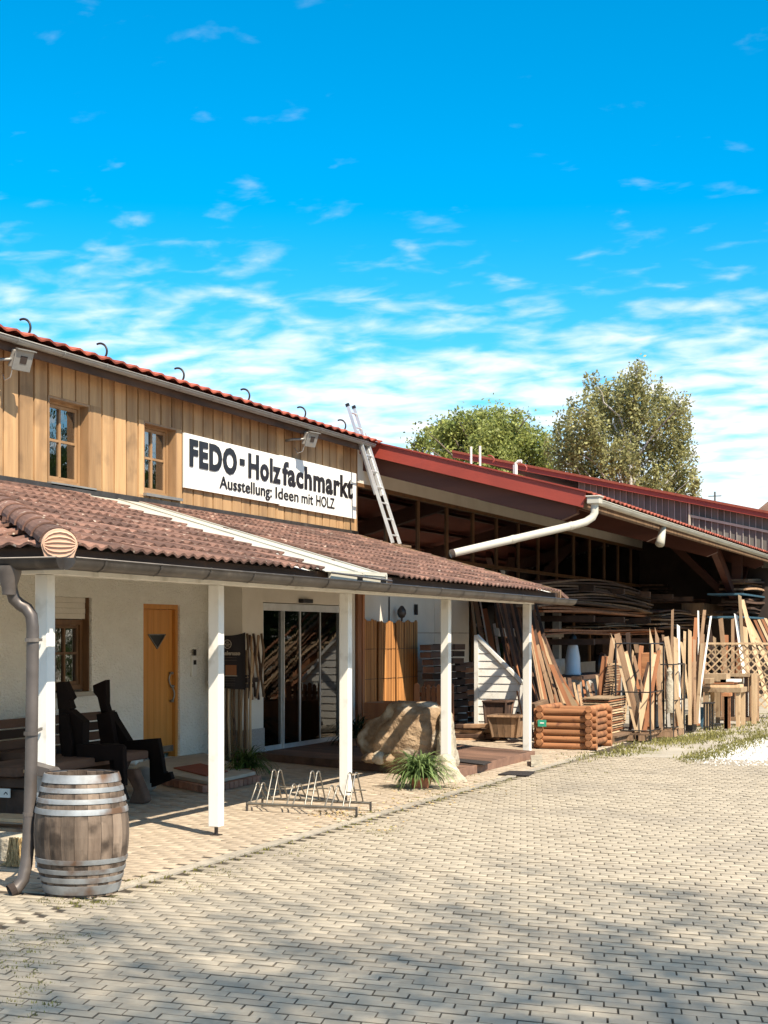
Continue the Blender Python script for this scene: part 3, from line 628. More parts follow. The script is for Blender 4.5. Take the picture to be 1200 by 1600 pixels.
# roof boarding and rafters, unseen underside made white to bounce light onto the wall
dk = MB()
dk.prism([(-5.86, 12.0, vz(-5.86) - .045), (-10.0, 12.7, vz(-10) - .045), (-10, 12.7, vz(-10) - .07), (-5.86, 12.0, vz(-5.86) - .07)], (0, .001, 0)) if False else None
def sheet(mb, pts, z_off, th):
    P = [(p[0], p[1], vz(p[0]) + z_off) for p in pts]; mb.prism(P, (0, 0, -th)); return mb
sheet(dk, [(-5.86, CY + .06), (-5.86, rightY(-5.86) - .03), (-10, rightY(-10) - .03), (-10, 12.7)], -.035, .025)
LS = VS
dk.prism([(-5.86, CY + .06, VZ1 - .035 + .06 * LS), (-10, 12.7, VZ0 - .035), (-16, 12.7, VZ0 - .035), (-16, CY + .06, VZ1 - .035 + .06 * LS)], (0, 0, -.025))
roof = dk.build('roof', 'white', ver)
for k in range(19):
    y = 8.95 + k * .63; x0 = -10.0 if y > 12.7 else -5.8 - (y - CY)
    if rightY(-5.9) < y: break
    MB().beam((x0, y, vz(x0) - .115), (-5.95, y, vz(-5.95) - .115), .07, .11).build('rafter', 'white', ver)
MB().box(-5.858, -5.848, CY + .05, rightY(-5.9) - .05, VZ1 - .075, VZ1 - .008).box(-14, -5.87, CY + .045, CY + .055, VZ1 - .075, VZ1 - .008).build('eaves_board', 'dplank', ver)
MB().box(-5.93, -5.90, CY + .12, rightY(-5.9) - .1, VZ1 - .14, VZ1 - .035).build('fascia_board', 'dplank', ver)
for k in range(22):
    y = 8.75 + k * .55
    if y < rightY(-5.8): MB().box(-5.898, -5.86, y - .02, y + .02, VZ1 - .12, VZ1 - .04).build('fascia_clip', 'black', ver)
tmb = halfpan('t', 'tile', .298, .40, 2, .024, .018); tme = mesh_of(tmb, 'roof_tile', 'tile')
d1 = Vector((1, 0, -VS)).normalized(); n1_ = Vector((VS, 0, 1)).normalized()
slope = math.hypot(4.2, VZ0 - VZ1); rows = 12; ex = slope / rows; Ms = []
for r_ in range(rows):
    sfront = (r_ + 1) * ex + .03; sback = sfront - .40
    xm = VX0 + (sfront - .2) * d1.x
    y = CY - .2 + .15 * 0
    while y < 24:
        y += .30
        hipy = CY + (VX1 - xm)
        if y < hipy + .02: continue
        if y + .15 > rightY(xm + .1): continue
        if y + .17 > stripL(xm + .15) and y - .13 < stripR(xm - .1): continue
        o = Vector((VX0, y, VZ0)) + d1 * sback + n1_ * (-.008 + rs.uniform(0, .006))
        Ms.append(basis(o, d1, yv, n1_) @ Matrix.Rotation(rs.normal(0, .012), 4, 'Z') @ Matrix.Rotation(rs.normal(0, .006), 4, 'X'))
d2 = Vector((0, -1, -LS)).normalized(); n2_ = Vector((0, -LS, 1)).normalized(); xv = Vector((1, 0, 0))
for r_ in range(rows):
    sfront = (r_ + 1) * ex + .03; sback = sfront - .40; ym = 12.7 + (sfront - .2) * d2.y
    x = -5.7
    while x > -15:
        x -= .30
        if x + .0 > VX1 - (ym - CY) - .02: continue
        o = Vector((x, 12.7, VZ0)) + d2 * sback + n2_ * (-.008 + rs.uniform(0, .006))
        Ms.append(basis(o, d2, xv, n2_) @ Matrix.Rotation(rs.normal(0, .012), 4, 'Z'))
def size_in_view(M):
    p = M.translation; d = -p.x * SN + p.y * CS; xc = p.x * CS + p.y * SN; u = 600 + F * xc / d
    return d if -15 < u < 1215 else 1e4 + d
Ms.sort(key=size_in_view)
for M in Ms[:298]: inst('roof_tile', tme, M, roof)
tv = np.array(tmb.v); V = []; Fq = []; 
quad = [f for f in tmb.f if len(f) == 4]
for i, M in enumerate(Ms[298:]):
    A = np.array(M); V.append(tv @ A[:3, :3].T + A[:3, 3]); Fq.append(np.array(quad) + i * len(tv))
raw('roof_tiles', np.concatenate(V), np.concatenate(Fq), 'tile', ver, 'stuff')
# hip caps and the carved end disc
def cap_mesh(r0, r1, ln):
    mb = MB(); n = 10; V = []
    for (x, r) in ((0, r0), (ln, r1)):
        for rr in (r, r - .014): V += [(x, rr * math.cos(math.pi * k / n), rr * .8 * math.sin(math.pi * k / n)) for k in range(n + 1)]
    k = n + 1; fs = []
    for j in range(n): fs += [(j, 2 * k + j, 2 * k + j + 1, j + 1), (k + j, k + j + 1, 3 * k + j + 1, 3 * k + j), (2 * k + j, 3 * k + j, 3 * k + j + 1, 2 * k + j + 1)]
    mb.add(V, fs); return mesh_of(mb, 'hip_tile', 'tile', smooth=False)
cme = cap_mesh(.105, .125, .40)
hp0 = Vector((VX1 - .0, CY + .0, VZ1 + .02)); hp1 = Vector((-10, 12.7, VZ0 + .02)); hd = (hp0 - hp1).normalized(); hl = (hp1 - hp0).length
hside = Vector((0, 0, 1)).cross(hd).normalized(); hup = hd.cross(hside).normalized()
k = 0; s_ = 0
while s_ < hl:
    o = hp0 - hd * (s_ + .36); inst('hip_tile', cme, basis(o + hup * .005, hd, hside, hup), roof); s_ += .34
md = basis(hp0 + hd * .06 + Vector((0, 0, -.01)), hd, hside, hup)
dm = MB(); n = 20
prof = [Vector((0, .118 * math.cos(t), .11 * math.sin(t))) for t in [math.pi * k / n for k in range(n + 1)]] + [Vector((0, -.085, -.10)), Vector((0, .085, -.10))]
dm.prism([md @ p for p in prof], hd * .025)
for k in range(6):
    a = (k - 2.5) / 2.6; pts = [md @ Vector((.03, a * .13 * math.sin(math.pi * t / 8) , -.10 + .22 * t / 8)) for t in range(9)]
    pts = [md @ Vector((.03, .107 * math.cos(math.pi * t / 8), a * .085 * math.sin(math.pi * t / 8) + .01)) for t in range(9)]
    dm.tube(pts, .005, 5)
dm.build('hip_end_disc', 'disc', ver)
# the pale sheet-metal valley strip
vs_ = MB()
for (fa, fb, zo) in ((lambda x: stripL(x) - .25, lambda x: stripL(x) + .62, .004), (lambda x: stripL(x) + .62, lambda x: stripL(x) + .66, .018), (lambda x: stripL(x) + .66, lambda x: stripR(x) + .02, .008)):
    vs_.prism([(x, f(x), vz(x) + zo) for x, f in ((-9.99, fa), (-5.75, fa), (-5.75, fb), (-9.99, fb))], (0, 0, -.006 if zo < .015 else -.02))
xe = -5.75; vs_.prism([(x, stripR(x) + .0, vz(x) + .022) for x in (-9.99, xe)] + [(x, stripR(x) + .04, vz(x) + .024) for x in (xe, -9.99)], (0, 0, -.045))
vs_.prism([(-5.76, stripL(-5.76) - .1, VZ1 - .14), (-5.76, stripR(-5.76) + .05, VZ1 - .14), (-5.76, stripR(-5.76) + .05, VZ1 + .03), (-5.76, stripL(-5.76) - .1, VZ1 + .0)], (-.03, 0, 0))
vs_.build('metal_valley', 'flash', ver)
MB().box(-5.758, -5.752, stripL(-5.76) + .5, stripL(-5.76) + .62, VZ1 - .12, VZ1 - .02).box(-5.758, -5.752, stripR(-5.76) - .12, stripR(-5.76) + .02, VZ1 - .13, VZ1 - .03).build('dark_opening', 'black', ver)  # thin black boxes stand in for the shade of openings in the end plate
MB().tube([(-5.73, stripL(-5.76) - .15, VZ1 - .02), (-5.73, stripR(-5.76) + .1, VZ1 - .05)], .010, 6).build('tie_rod', 'pipe', ver)
MB().prism([(x, rightY(x), vz(x) + .03) for x in (-10.0, -5.8)] + [(x, rightY(x), vz(x) - .14) for x in (-5.8, -10.0)], (0, .03, 0)).build('verge_board', 'plank', ver)
MB().prism([(-10.0, 23.05, vz(-10) + .02), (-5.8, 20.62, vz(-5.8) + .02), (-5.8, 21.0, vz(-5.8) - .06), (-10.0, 24.35, vz(-10) - .30)], (0, 0, -.05)).build('hip_slope', 'tile', ver)
MB().box(-9.94, -9.90, FY0 + .02, FY1, VZ0 - .015, VZ0 + .05).build('wall_flashing', 'dzinc', ver)
gz = 2.195
gut = gutter(ver, [(-5.68, 8.42, gz), (-5.68, 20.72, gz - .02)], .078, 'dzinc', br=.72)
g2 = gutter(ver, [(-14, 8.42, gz + .01), (-5.70, 8.42, gz)], .078, 'dzinc', br=.9)
# downpipe at the corner
pp = [(-6.10, 8.42, 2.14), (-6.10, 8.42, 1.98)]
hop = MB().lathe([(.085, 2.15), (.08, 2.1), (.047, 2.0), (.045, 1.96)], (-6.12, 8.42, 0), 16)
hop.build('gutter_outlet', 'pipe', ver, smooth=True)
path = [at(u, v, X=X) for u, v, X in ((17, 910, -6.12), (18, 922, -6.12), (22, 936, -6.11), (32, 945, -6.08), (42, 951, -6.03), (49, 962, -6.0), (51, 980, -5.99), (51, 1020, -5.99), (50, 1100, -5.99), (49, 1180, -5.99), (47, 1260, -5.99), (44, 1320, -5.99), (41, 1350, -5.99), (36, 1374, -6.0), (27, 1387, -6.02), (15, 1393, -6.05))]
MB().tube(path, .041, 14, cap=False).build('downpipe', 'pipe', ver, smooth=True)
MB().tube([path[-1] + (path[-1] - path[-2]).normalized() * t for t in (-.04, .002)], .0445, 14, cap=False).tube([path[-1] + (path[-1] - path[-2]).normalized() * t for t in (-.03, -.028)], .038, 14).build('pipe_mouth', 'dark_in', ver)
for v in (1000, 1146, 1272):
    p = at(50 - (v - 1000) * .012, v, X=-5.99)
    MB().lathe([(.047, -.012), (.047, .012), (.041, .012), (.041, -.012), (.047, -.012)], p, 14).beam(p + Vector((-.02, .03, 0)), Vector((-6.22, 8.93, p.z)), .012, .02).build('pipe_clamp', 'pipe', ver)
# ================================================================ THE TIMBER STORE (SHED) WITH ITS WIDE CANOPY
SY0, SY1 = 23.35, 62.0
shed = thing('timber_store', 'long open timber store with red metal bargeboard and wide overhanging canopy behind the verandah', 'shed', (-8, 24, 0))
KX, KZ = -6.15, 3.86                           # canopy eave
def cz(x): return KZ + (KX - x) * .262
MB().prism([(KX, SY0, cz(KX)), (-15.5, SY0, cz(-15.5)), (-15.5, SY0, cz(-15.5) - .10), (KX, SY0, cz(KX) - .07)], (0, SY1 - SY0, 0)).prism([(-15.52, SY0, cz(-15.5)), (-24.8, SY0, cz(KX)), (-24.8, SY0, cz(KX) - .1), (-15.52, SY0, cz(-15.5) - .1)], (0, SY1 - SY0, 0)).build('roof', 'redtile', shed)
bz = .235
MB().prism([(-10.6, SY0 - .03, cz(-10.6) + .05), (KX - .02, SY0 - .03, cz(KX) + .05), (KX - .06, SY0 - .03, cz(KX) + .05 - bz), (-10.6, SY0 - .03, cz(-10.6) + .05 - bz)], (0, .03, 0)).build('bargeboard', 'redmetal', shed)
MB().prism([(-10.6, SY0 - .06, cz(-10.6) + .051), (KX - .0, SY0 - .06, cz(KX) + .051), (KX - .0, SY0 - .06, cz(KX) + .075), (-10.6, SY0 - .06, cz(-10.6) + .075)], (0, .3, 0)).build('bargeboard_cap', 'redmetal', shed)
beamY = [SY0 + .12, 29.5, 35.8, 42.9, 49.5, 56]
for y in beamY:
    MB().prism([(-10.5, y, cz(-10.5) - .16), (KX - .22, y, cz(KX) - .12), (KX - .20, y, cz(KX) - .26), (KX - .45, y, cz(KX) - .36), (-10.5, y, cz(-10.5) - .45)], (0, .16, 0)).build('beam', 'glulam', shed)
for x in (-6.6, -7.6, -8.6, -9.6):
    MB().box(x - .04, x + .04, SY0 + .02, SY1, cz(x) - .18, cz(x) - .11).build('purlin', 'glulam', shed)
MB().prism([(KX - .05, SY0 + .0, cz(KX) - .075), (KX - .05, SY0, cz(KX) - .20), (KX - .08, SY0, cz(KX) - .20), (KX - .08, SY0, cz(KX) - .075)], (0, SY1 - SY0, 0)).build('eaves_board', 'plank', shed)
o_ = Vector((KX + .05, 0, cz(KX) + .012)); dn = Vector((1, 0, -.262)).normalized(); nr = Vector((.262, 0, 1)).normalized()
y = SY0 + .2
while y < SY1:
    inst('roof_tile', redpan, basis(Vector((KX + .05, y, cz(KX) + .01)) - dn * .42, dn, yv, nr) @ Matrix.Rotation(rs.normal(0, .01), 4, 'Z'), shed); y += .2935
gutter(shed, [(KX + .11, SY0 - .02, KZ - .06), (KX + .11, SY1, KZ - .10)], .075, 'flash', br=1.6)
# rainwater head and the long slanting downpipe that ends on the verandah roof
hx, hy_ = KX + .11, SY0 + .03
MB().box(hx - .10, hx + .10, hy_ - .10, hy_ + .10, KZ - .13, KZ - .03).box(hx - .12, hx + .12, hy_ - .12, hy_ + .12, KZ - .03, KZ - .005).build('rainwater_head', 'flash', shed, bevel=.01)
pend = Vector((-7.85, 21.8, vz(-7.85) + .12))
pq = [Vector((hx, hy_, KZ - .12)), Vector((hx, hy_, KZ - .27)), Vector((hx - .03, hy_ - .02, KZ - .34)), Vector((hx - .12, hy_ - .08, KZ - .41)), Vector((hx - .24, hy_ - .2, KZ - .46))]
MB().tube(pq + [pend], .060, 16, cap=False).build('downpipe', 'flash', shed, smooth=True)
dd_ = (pend - pq[-1]).normalized()
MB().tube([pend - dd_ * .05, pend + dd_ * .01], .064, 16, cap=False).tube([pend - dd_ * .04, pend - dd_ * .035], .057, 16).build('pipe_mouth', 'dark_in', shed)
for t in (.03, .5): q = pq[-1].lerp(pend, t); MB().tube([q, q + dd_ * .06], .065, 16).build('pipe_clamp', 'flash', shed, smooth=False)
# the wall under the canopy: pale panels, then glazing with mullions, then a beige band
for k, y in enumerate(np.arange(FY1 + .02, 28.9, 1.95)):
    for z0, z1 in ((0, 1.02), (1.03, 1.72), (1.73, 2.42), (2.43, 3.06)):
        MB().box(-10.12, -10.03 - .003 * (k % 2), y + .004, min(y + 1.946, 29.0), z0, z1).build('wall_panel', 'plaster', shed)
MB().box(-10.14, -10.10, 29.1, 52, .0, 1.0).build('plinth_wall', 'concrete', shed)
MB().box(-10.12, -10.02, FY1 + .03, 52, 3.07, 3.14).box(-10.12, -10.0, FY1 + .03, 52, 4.14, 4.20).build('rail', 'darkframe', shed)
MB().box(-10.1, -10.0, FY1 + .03, 52, 4.201, 4.74).build('beige_band', 'plaster', shed)
y = FY1 + .05
while y < 52:
    z0 = 3.141 if y < 29 else 1.0
    MB().box(-10.1, -10.04, y, y + .05, z0, 4.139).build('mullion', 'darkframe', shed)
    MB().box(-10.08, -10.074, y + .052, min(y + 1.53, 51.9), z0, 4.139).build('pane', glass, shed)
    y += 1.533
MB().box(-24.6, -10.2, SY0 + .3, SY0 + .5, 0, 4.5).box(-24.6, -24.4, SY0 + .5, SY1, 0, 3.7).build('outer_wall', 'plaster', shed)
MB().box(-24.6, -6.4, SY1 - .2, SY1, 0, 3.6).build('end_wall', 'dplank', shed)
MB().box(-16, -15.9, SY0 + .5, SY1 - .2, 0, 5).build('inner_wall', 'plank', shed)
MB().box(-10.05, -9.98, 52, 52.1, 0, 4.2).build('door_post', 'white', shed)
MB().box(-10.16, -10.1, 29.05, 51.9, 1.0, 1.04).build('sill', 'concrete', shed)
# things stacked inside behind the glass, seen faintly
for i in range(9):
    y = 24.2 + i * .9
    for j in range(5): MB().box(-12.6, -10.9 - .1 * rs.rand(), y - 1.2, y + 1.0 + .4 * rs.rand(), 3.14 + j * .13, 3.22 + j * .13).build('stored_board', 'pine', shed)
# column with raking struts
colp = at(1152, X=-6.9); cy = colp.y
MB().beam((-6.9, cy, 0), (-6.9, cy, cz(-6.9) - .25), .26, .26).build('column', 'glulam', shed)
pz = 2.45
for (dx, dy_) in ((-.15, -2.6), (-.15, 2.6), (-1.9, 0), (-.35, -1.2)):
    MB().beam((-6.9, cy, pz), (-6.9 + dx, cy + dy_, cz(-6.9 + dx) - .25), .16, .2).build('strut', 'glulam', shed)
MB().beam((-6.82, cy - .3, 0), (-6.75, cy + .1, 2.6), .16, .2).build('strut', 'redplank', shed)
for (u0, v0, u1, v1) in ((1080, 872, 1081, 900),):
    a, b = at(u0, v0, X=-9.5), at(u1, v1, X=-9.5); MB().beam(a, b, .10, .10).build('white_downpipe', 'white', shed)  # white vertical downpipe at the far end of the glazing
a = at(1036, 822, X=-6.1); b = at(1031, 850, X=-6.1); MB().tube([a, (a + b) / 2 + Vector((0, 0, -.02)), b], .06, 10, r1=.09).build('canopy_spout', 'flash', shed, smooth=True)
# vent pipes and hooks on the ridge line of the bargeboard
for (u, v0, v1) in ((736, 718, 698), (750, 720, 697)):
    p = at(u, v0, Y=SY0 + .6); q = at(u, v1, Y=SY0 + .6); MB().tube([p + Vector((0, 0, -.1)), q], .020, 8).build('vent_pipe', 'white', shed)
p = at(806, 732, Y=SY0 + .6); MB().tube([p + Vector((0, 0, -.1)), p + Vector((0, 0, .08)), p + Vector((.04, 0, .11)), p + Vector((.1, 0, .11))], .03, 8).tube([p + Vector((-.03, 0, -.1)), p + Vector((-.03, 0, .06))], .02, 6).build('vent_pipe', 'white', shed)
for u, v in ((771, 722), (822, 736)):
    p = at(u, v, Y=SY0 + .6); MB().tube([p + Vector((-.08 + .09 * math.cos(R(100 - 20 * t)) + .0, 0, .04 + .07 * math.sin(R(100 - 20 * t)))) for t in range(8)], .013, 6).build('snow_guard_hook', 'redmetal', shed)

# ---- far hall with the ribbed translucent gable
HY = 44.0
hall = thing('far_hall', 'far hall with red roof edge above a ribbed translucent gable, rising over the canopy', 'building', (-12, HY, 0))
def rake(x): a = at(1200, 803, Y=HY); b = at(750, 716, Y=HY); return a.z + (x - a.x) * (b.z - a.z) / (b.x - a.x)
hxr = -5.9
MB().prism([(-15.7, HY - .25, rake(-15.7)), (hxr + .2, HY - .25, rake(hxr + .2)), (hxr + .2, HY - .25, rake(hxr + .2) - .14), (-15.7, HY - .25, rake(-15.7) - .14)], (0, .05, 0)).build('bargeboard', 'redmetal', hall)
MB().prism([(-15.7, HY - .30, rake(-15.7) + .001), (hxr + .2, HY - .30, rake(hxr + .2) + .001), (hxr + .2, HY - .30, rake(hxr + .2) + .07), (-15.7, HY - .30, rake(-15.7) + .07)], (0, 16, 0)).build('roof', 'redtile', hall)
u = 905.0; a = at(905, Y=HY).x; step = 9.62 * 44 / 2400; x = a
while x < hxr:
    z1 = rake(x + step / 2) - .12; z0 = cz(min(x, KX)) - .4
    MB().box(x + .012, x + step - .003, HY, HY + .03, z0, z1).build('polycarbonate_panel', 'poly', hall)
    MB().box(x - .012, x + .010, HY - .03, HY + .03, z0, z1).build('panel_rib', 'concrete', hall)
    x += step
pa = at(1078, 806, Y=HY - .06); pb = at(1260, 843, Y=HY - .06); MB().beam(pa, pb, .04, .07).build('gable_rail', 'slab', hall)
pc = at(1077.5, 780, Y=HY - .08); MB().beam(pc, (pc.x, pc.y, pc.z - 1.3), .08, .05).build('gable_post', 'slab', hall)
MB().box(-15.6, -15.0, HY + .05, HY + 15, 0, 6.5).build('hall_wall', 'plaster', hall)
MB().box(-15, hxr - .05, HY + .2, HY + .3, 0, 4.4).build('inner_wall', 'dark_in', hall)
fh = thing('farmhouse', 'distant house with dark tiled roof just showing above the far roof at the right edge', 'house', at(1215, Z=0, v=1025))
a = at(1182, 796, D=95); b = at(1300, 796, D=95); m_ = (a + b) / 2
MB().box(a.x, b.x + .5, m_.y, m_.y + 8, 0, a.z - .3).build('wall', 'stucco', fh)
MB().prism([(a.x - .4, m_.y - .4, a.z - .3), (b.x + .9, m_.y - .4, a.z - .3), (b.x, m_.y + 3.5, a.z + 1.2), (a.x + .5, m_.y + 3.5, a.z + 1.2)], (0, .3, -.1)).build('roof', 'dplank', fh)
an = at(1117, 782, D=70); at_ = thing('aerial', 'thin rooftop aerial mast standing against the sky right of the birch', 'aerial', (an.x, an.y, 0))
MB().beam((an.x, an.y, 0), (an.x, an.y, an.z + .4), .07, .07).build('mast', 'steel', at_)
MB().beam((an.x - .3, an.y, an.z + .2), (an.x + .3, an.y, an.z + .2), .04, .04).build('crossbar', 'steel', at_)

# ================================================================ TREES
def leaf_cloud(clumps, n, size, droop=0., flat=.0, seed=1):
    r = np.random.RandomState(seed); C = np.array([(c[0], c[1], c[2]) for c in clumps]); Rr = np.array([c[3] for c in clumps])
    w = Rr ** 2.3; w /= w.sum(); idx = r.choice(len(C), n, p=w)
    d = r.normal(size=(n, 3)); d /= np.linalg.norm(d, axis=1)[:, None]
    rad = Rr[idx] * (r.rand(n) ** .45) * (1 + .08 * r.normal(size=n))
    P = C[idx] + d * rad[:, None]
    # sub-clumping: pull leaves toward nearby twig points
    tw = C[r.choice(len(C), 1400, p=w)]; 
    td = r.normal(size=(1400, 3)); td /= np.linalg.norm(td, axis=1)[:, None]
    tidx = r.choice(len(C), 1400, p=w); T = C[tidx] + td * (Rr[tidx] * (r.rand(1400) ** .35) * 1.08)[:, None]
    k = r.randint(0, 1400, n); near = r.rand(n) < .72
    sp = size * 2.6; Q = T[k] + r.normal(size=(n, 3)) * np.array([sp * .8, sp * .8, sp * (1 + droop * 2.5)]); Q[:, 2] -= droop * np.abs(r.normal(size=n)) * .9
    if droop:
        k = r.randint(0, 1400, n); Q = T[k] + r.normal(size=(n, 3)) * .07; Q[:, 2] -= r.rand(n) ** .8 * (.35 + droop * 1.3 * r.rand(1400)[k]); near = r.rand(n) < .88
    P[near] = Q[near]
    a = r.normal(size=(n, 3)); a[:, 2] *= (1 - flat); a /= np.linalg.norm(a, axis=1)[:, None]
    b = np.cross(a, r.normal(size=(n, 3))); b /= np.linalg.norm(b, axis=1)[:, None]
    s = size * r.uniform(.55, 1.25, n)[:, None]
    V = np.stack([P - a * s, P + b * s * .55, P + a * s, P - b * s * .55], 1).reshape(-1, 3)
    return V, np.arange(n * 4).reshape(-1, 4)
def limb(mb, p0, p1, r0, r1, seed=0, seg=5):
    rr = random.Random(seed); p0, p1 = Vector(p0), Vector(p1); L = (p1 - p0).length
    pts = [p0.lerp(p1, i / seg) + (Vector((rr.uniform(-1, 1), rr.uniform(-1, 1), rr.uniform(-.4, .8))) * L * .05 if 0 < i < seg else Vector((0, 0, 0))) for i in range(seg + 1)]
    mb.tube(pts, r0, 7, r1=r1)
def tree(name, label, cat, base, clumps, n, size, lm, bark, tr, droop=0, seed=1, group=None):
    t = thing(name, label, cat, base, group)
    mb = MB(); b = Vector(base); zs = [c[2] for c in clumps]; cx = sum(c[0] for c in clumps) / len(clumps); cyy = sum(c[1] for c in clumps) / len(clumps)
    top = Vector((cx, cyy, min(zs) + .75 * (max(zs) - min(zs)))); mb.tube([b, b.lerp(top, .4) + Vector((.1, 0, 0)), b.lerp(top, .7), top], tr, 10, r1=tr * .25)
    for i, c in enumerate(clumps):
        f = max(.18, min(.9, (c[2] - base[2]) / (top.z - base[2]) - .22)); limb(mb, b.lerp(top, f), (c[0], c[1], c[2]), tr * .35, tr * .07, i)
        for j in range(3): limb(mb, (c[0], c[1], c[2] - c[3] * .2), (c[0] + rnd.uniform(-1, 1) * c[3] * .8, c[1] + rnd.uniform(-1, 1) * c[3] * .8, c[2] + rnd.uniform(-.3, .8) * c[3]), tr * .1, tr * .03, i * 7 + j)
    mb.build('trunk', bark, t, smooth=True)
    V, Fq = leaf_cloud(clumps, n, size, droop, 0, seed); raw('crown', V, Fq, lm, t)
    return t
def px_clumps(L, D, depth, seed=3):
    r = random.Random(seed); out = []
    for (u, v, rp) in L:
        dd = D + r.uniform(-depth, depth); p = at(u, v, D=dd); out.append((p.x, p.y, p.z, rp * dd / F))
    return out
BL = [(995, 580, 18), (1004, 565, 12), (990, 610, 30), (960, 620, 30), (935, 610, 24), (925, 590, 14), (905, 640, 28), (885, 655, 20), (880, 685, 26), (920, 670, 34), (955, 660, 34), (1000, 650, 34), (1040, 625, 24),
      (1030, 600, 14), (1060, 640, 22), (1068, 620, 12), (1045, 670, 30), (1075, 680, 18), (1080, 715, 18), (1055, 715, 28), (1010, 700, 34), (970, 705, 34), (930, 715, 34), (895, 715, 26), (875, 715, 14), (1085, 745, 14), (1060, 750, 24),
      (1025, 745, 30), (985, 745, 30), (940, 750, 32), (900, 750, 26), (1040, 780, 30), (1000, 785, 34), (950, 790, 36), (900, 790, 34), (1015, 620, 22), (975, 590, 16), (1070, 780, 20)]
tree('birch_tree', 'tall loose birch with drooping yellow green foliage rising behind the far roof', 'birch', at(985, Z=0, v=HOR + F * EYE / 60), px_clumps(BL, 60, 1.7), 42000, .075, 'leafB', 'birch', .16, droop=.6, seed=4)
TL = [(668, 676, 6), (692, 660, 7), (716, 655, 7), (756, 648, 6), (776, 648, 7), (806, 644, 7), (826, 650, 6), (848, 682, 9), (645, 694, 5), (660, 690, 14), (680, 685, 20), (700, 672, 20), (722, 675, 26), (745, 668, 24), (765, 662, 22), (790, 670, 22), (812, 655, 10), (820, 680, 20), (845, 700, 22), (850, 730, 22), (800, 705, 34), (765, 700, 34), (730, 700, 28), (700, 700, 20), (650, 700, 10), (770, 740, 40), (830, 745, 34), (700, 730, 26), (735, 655, 9), (788, 650, 10)]
tree('broadleaf_tree', 'low rounded light green tree showing above the red bargeboard left of the birch', 'tree', at(760, Z=0, v=HOR + F * EYE / 66), px_clumps(TL, 66, 2), 30000, .085, 'leafT', 'bark', .25, seed=5)
def free_tree(name, label, base, h, r, n, size, lm, seed, group=None, low=.35, cat='tree'):
    q = random.Random(seed); cl = []
    for i in range(20):
        a = q.uniform(0, 6.28); rr = r * math.sqrt(q.random()) * .75; z = h * q.uniform(low, .9)
        cl.append((base[0] + rr * math.cos(a), base[1] + rr * math.sin(a), z, r * q.uniform(.30, .48)))
    return tree(name, label, cat, base, cl, n, size, lm, 'bark', .22, seed=seed, group=group)
# trees on the viewer's own side of the yard: the photograph shows them in the glass doors and by their shade
free_tree('shade_tree', 'leafy tree standing behind the viewer whose thin shade falls across the nearest pavers', (8.0, -2.3, 0), 17.5, 6.0, 30000, .058, 'leafS', 21, low=.66)
for i, (x, y, h) in enumerate(((9, 30, 7), (4.5, 40, 7.5), (1.5, 47, 6.5), (3.5, 55, 8), (.5, 62, 7), (4, 71, 8))):
    free_tree('yard_tree', 'dark green tree across the yard, ' + ORD[i] + ' from the near end of its row', (x, y, 0), h, 4.0, 6000, .22, 'leafS', 31 + i, group='trees opposite the shop', low=.1)
# ================================================================ THINGS IN THE FOREGROUND
# ---- barrel
bc = Vector((-5.69, 8.62, 0)); bar = thing('wine_barrel', 'weathered oak barrel with rusty hoops standing by the corner downpipe', 'barrel', bc)
def br(z):                                    # outer radius with bulge
    t = z / .80; return .235 + .075 * math.sin(math.pi * min(max(t, 0), 1))
NS = 22; gap = .004
for k in range(NS):
    a0 = 2 * math.pi * k / NS + gap; a1 = 2 * math.pi * (k + 1) / NS - gap; mb = MB(); zs = [.0 + .78 * i / 10 for i in range(11)]; V = []
    dz = rs.uniform(-.004, .004); jr = rs.uniform(-.0015, .0025)
    for z in zs:
        r = br(z) + jr
        for rr, a in ((r, a0), (r + .002, (a0 + a1) / 2), (r, a1), (r - .022, a1), (r - .022, a0)): V.append((bc.x + rr * math.cos(a), bc.y + rr * math.sin(a), z + dz))
    n = 5; fs = [(i * n + j, i * n + (j + 1) % n, (i + 1) * n + (j + 1) % n, (i + 1) * n + j) for i in range(10) for j in range(n)] + [tuple(range(n))[::-1], tuple(50 + j for j in range(n))]
    mb.add(V, fs); mb.build('stave', 'stave', bar)
MB().lathe([(0, .755), (.12, .757), (br(.76) - .022, .752)], bc, 24).build('barrel_head', 'stave', bar)
MB().lathe([(0, .03), (br(.03) - .022, .03)], bc, 24).build('barrel_base', 'stave', bar)
for z0, z1 in ((.015, .075), (.092, .128), (.150, .182), (.215, .248), (.535, .572), (.605, .637), (.675, .707), (.735, .790)):
    mb = MB(); prof = [(br(z0) + .001, z0), (br(z0) + .006, z0 + .001), (br((z0 + z1) / 2) + .007, (z0 + z1) / 2), (br(z1) + .006, z1 - .001), (br(z1) + .001, z1)]
    ho = mb.lathe(prof, bc, 40).build('hoop', 'hoop', bar, smooth='auto')
    an_ = rs.uniform(-1.6, -.9); rz_ = (z0 + z1) / 2
    for q in (0, .05): MB().lathe([(0, .006), (.008, .003), (.009, 0)], (0, 0, 0), 8) and None
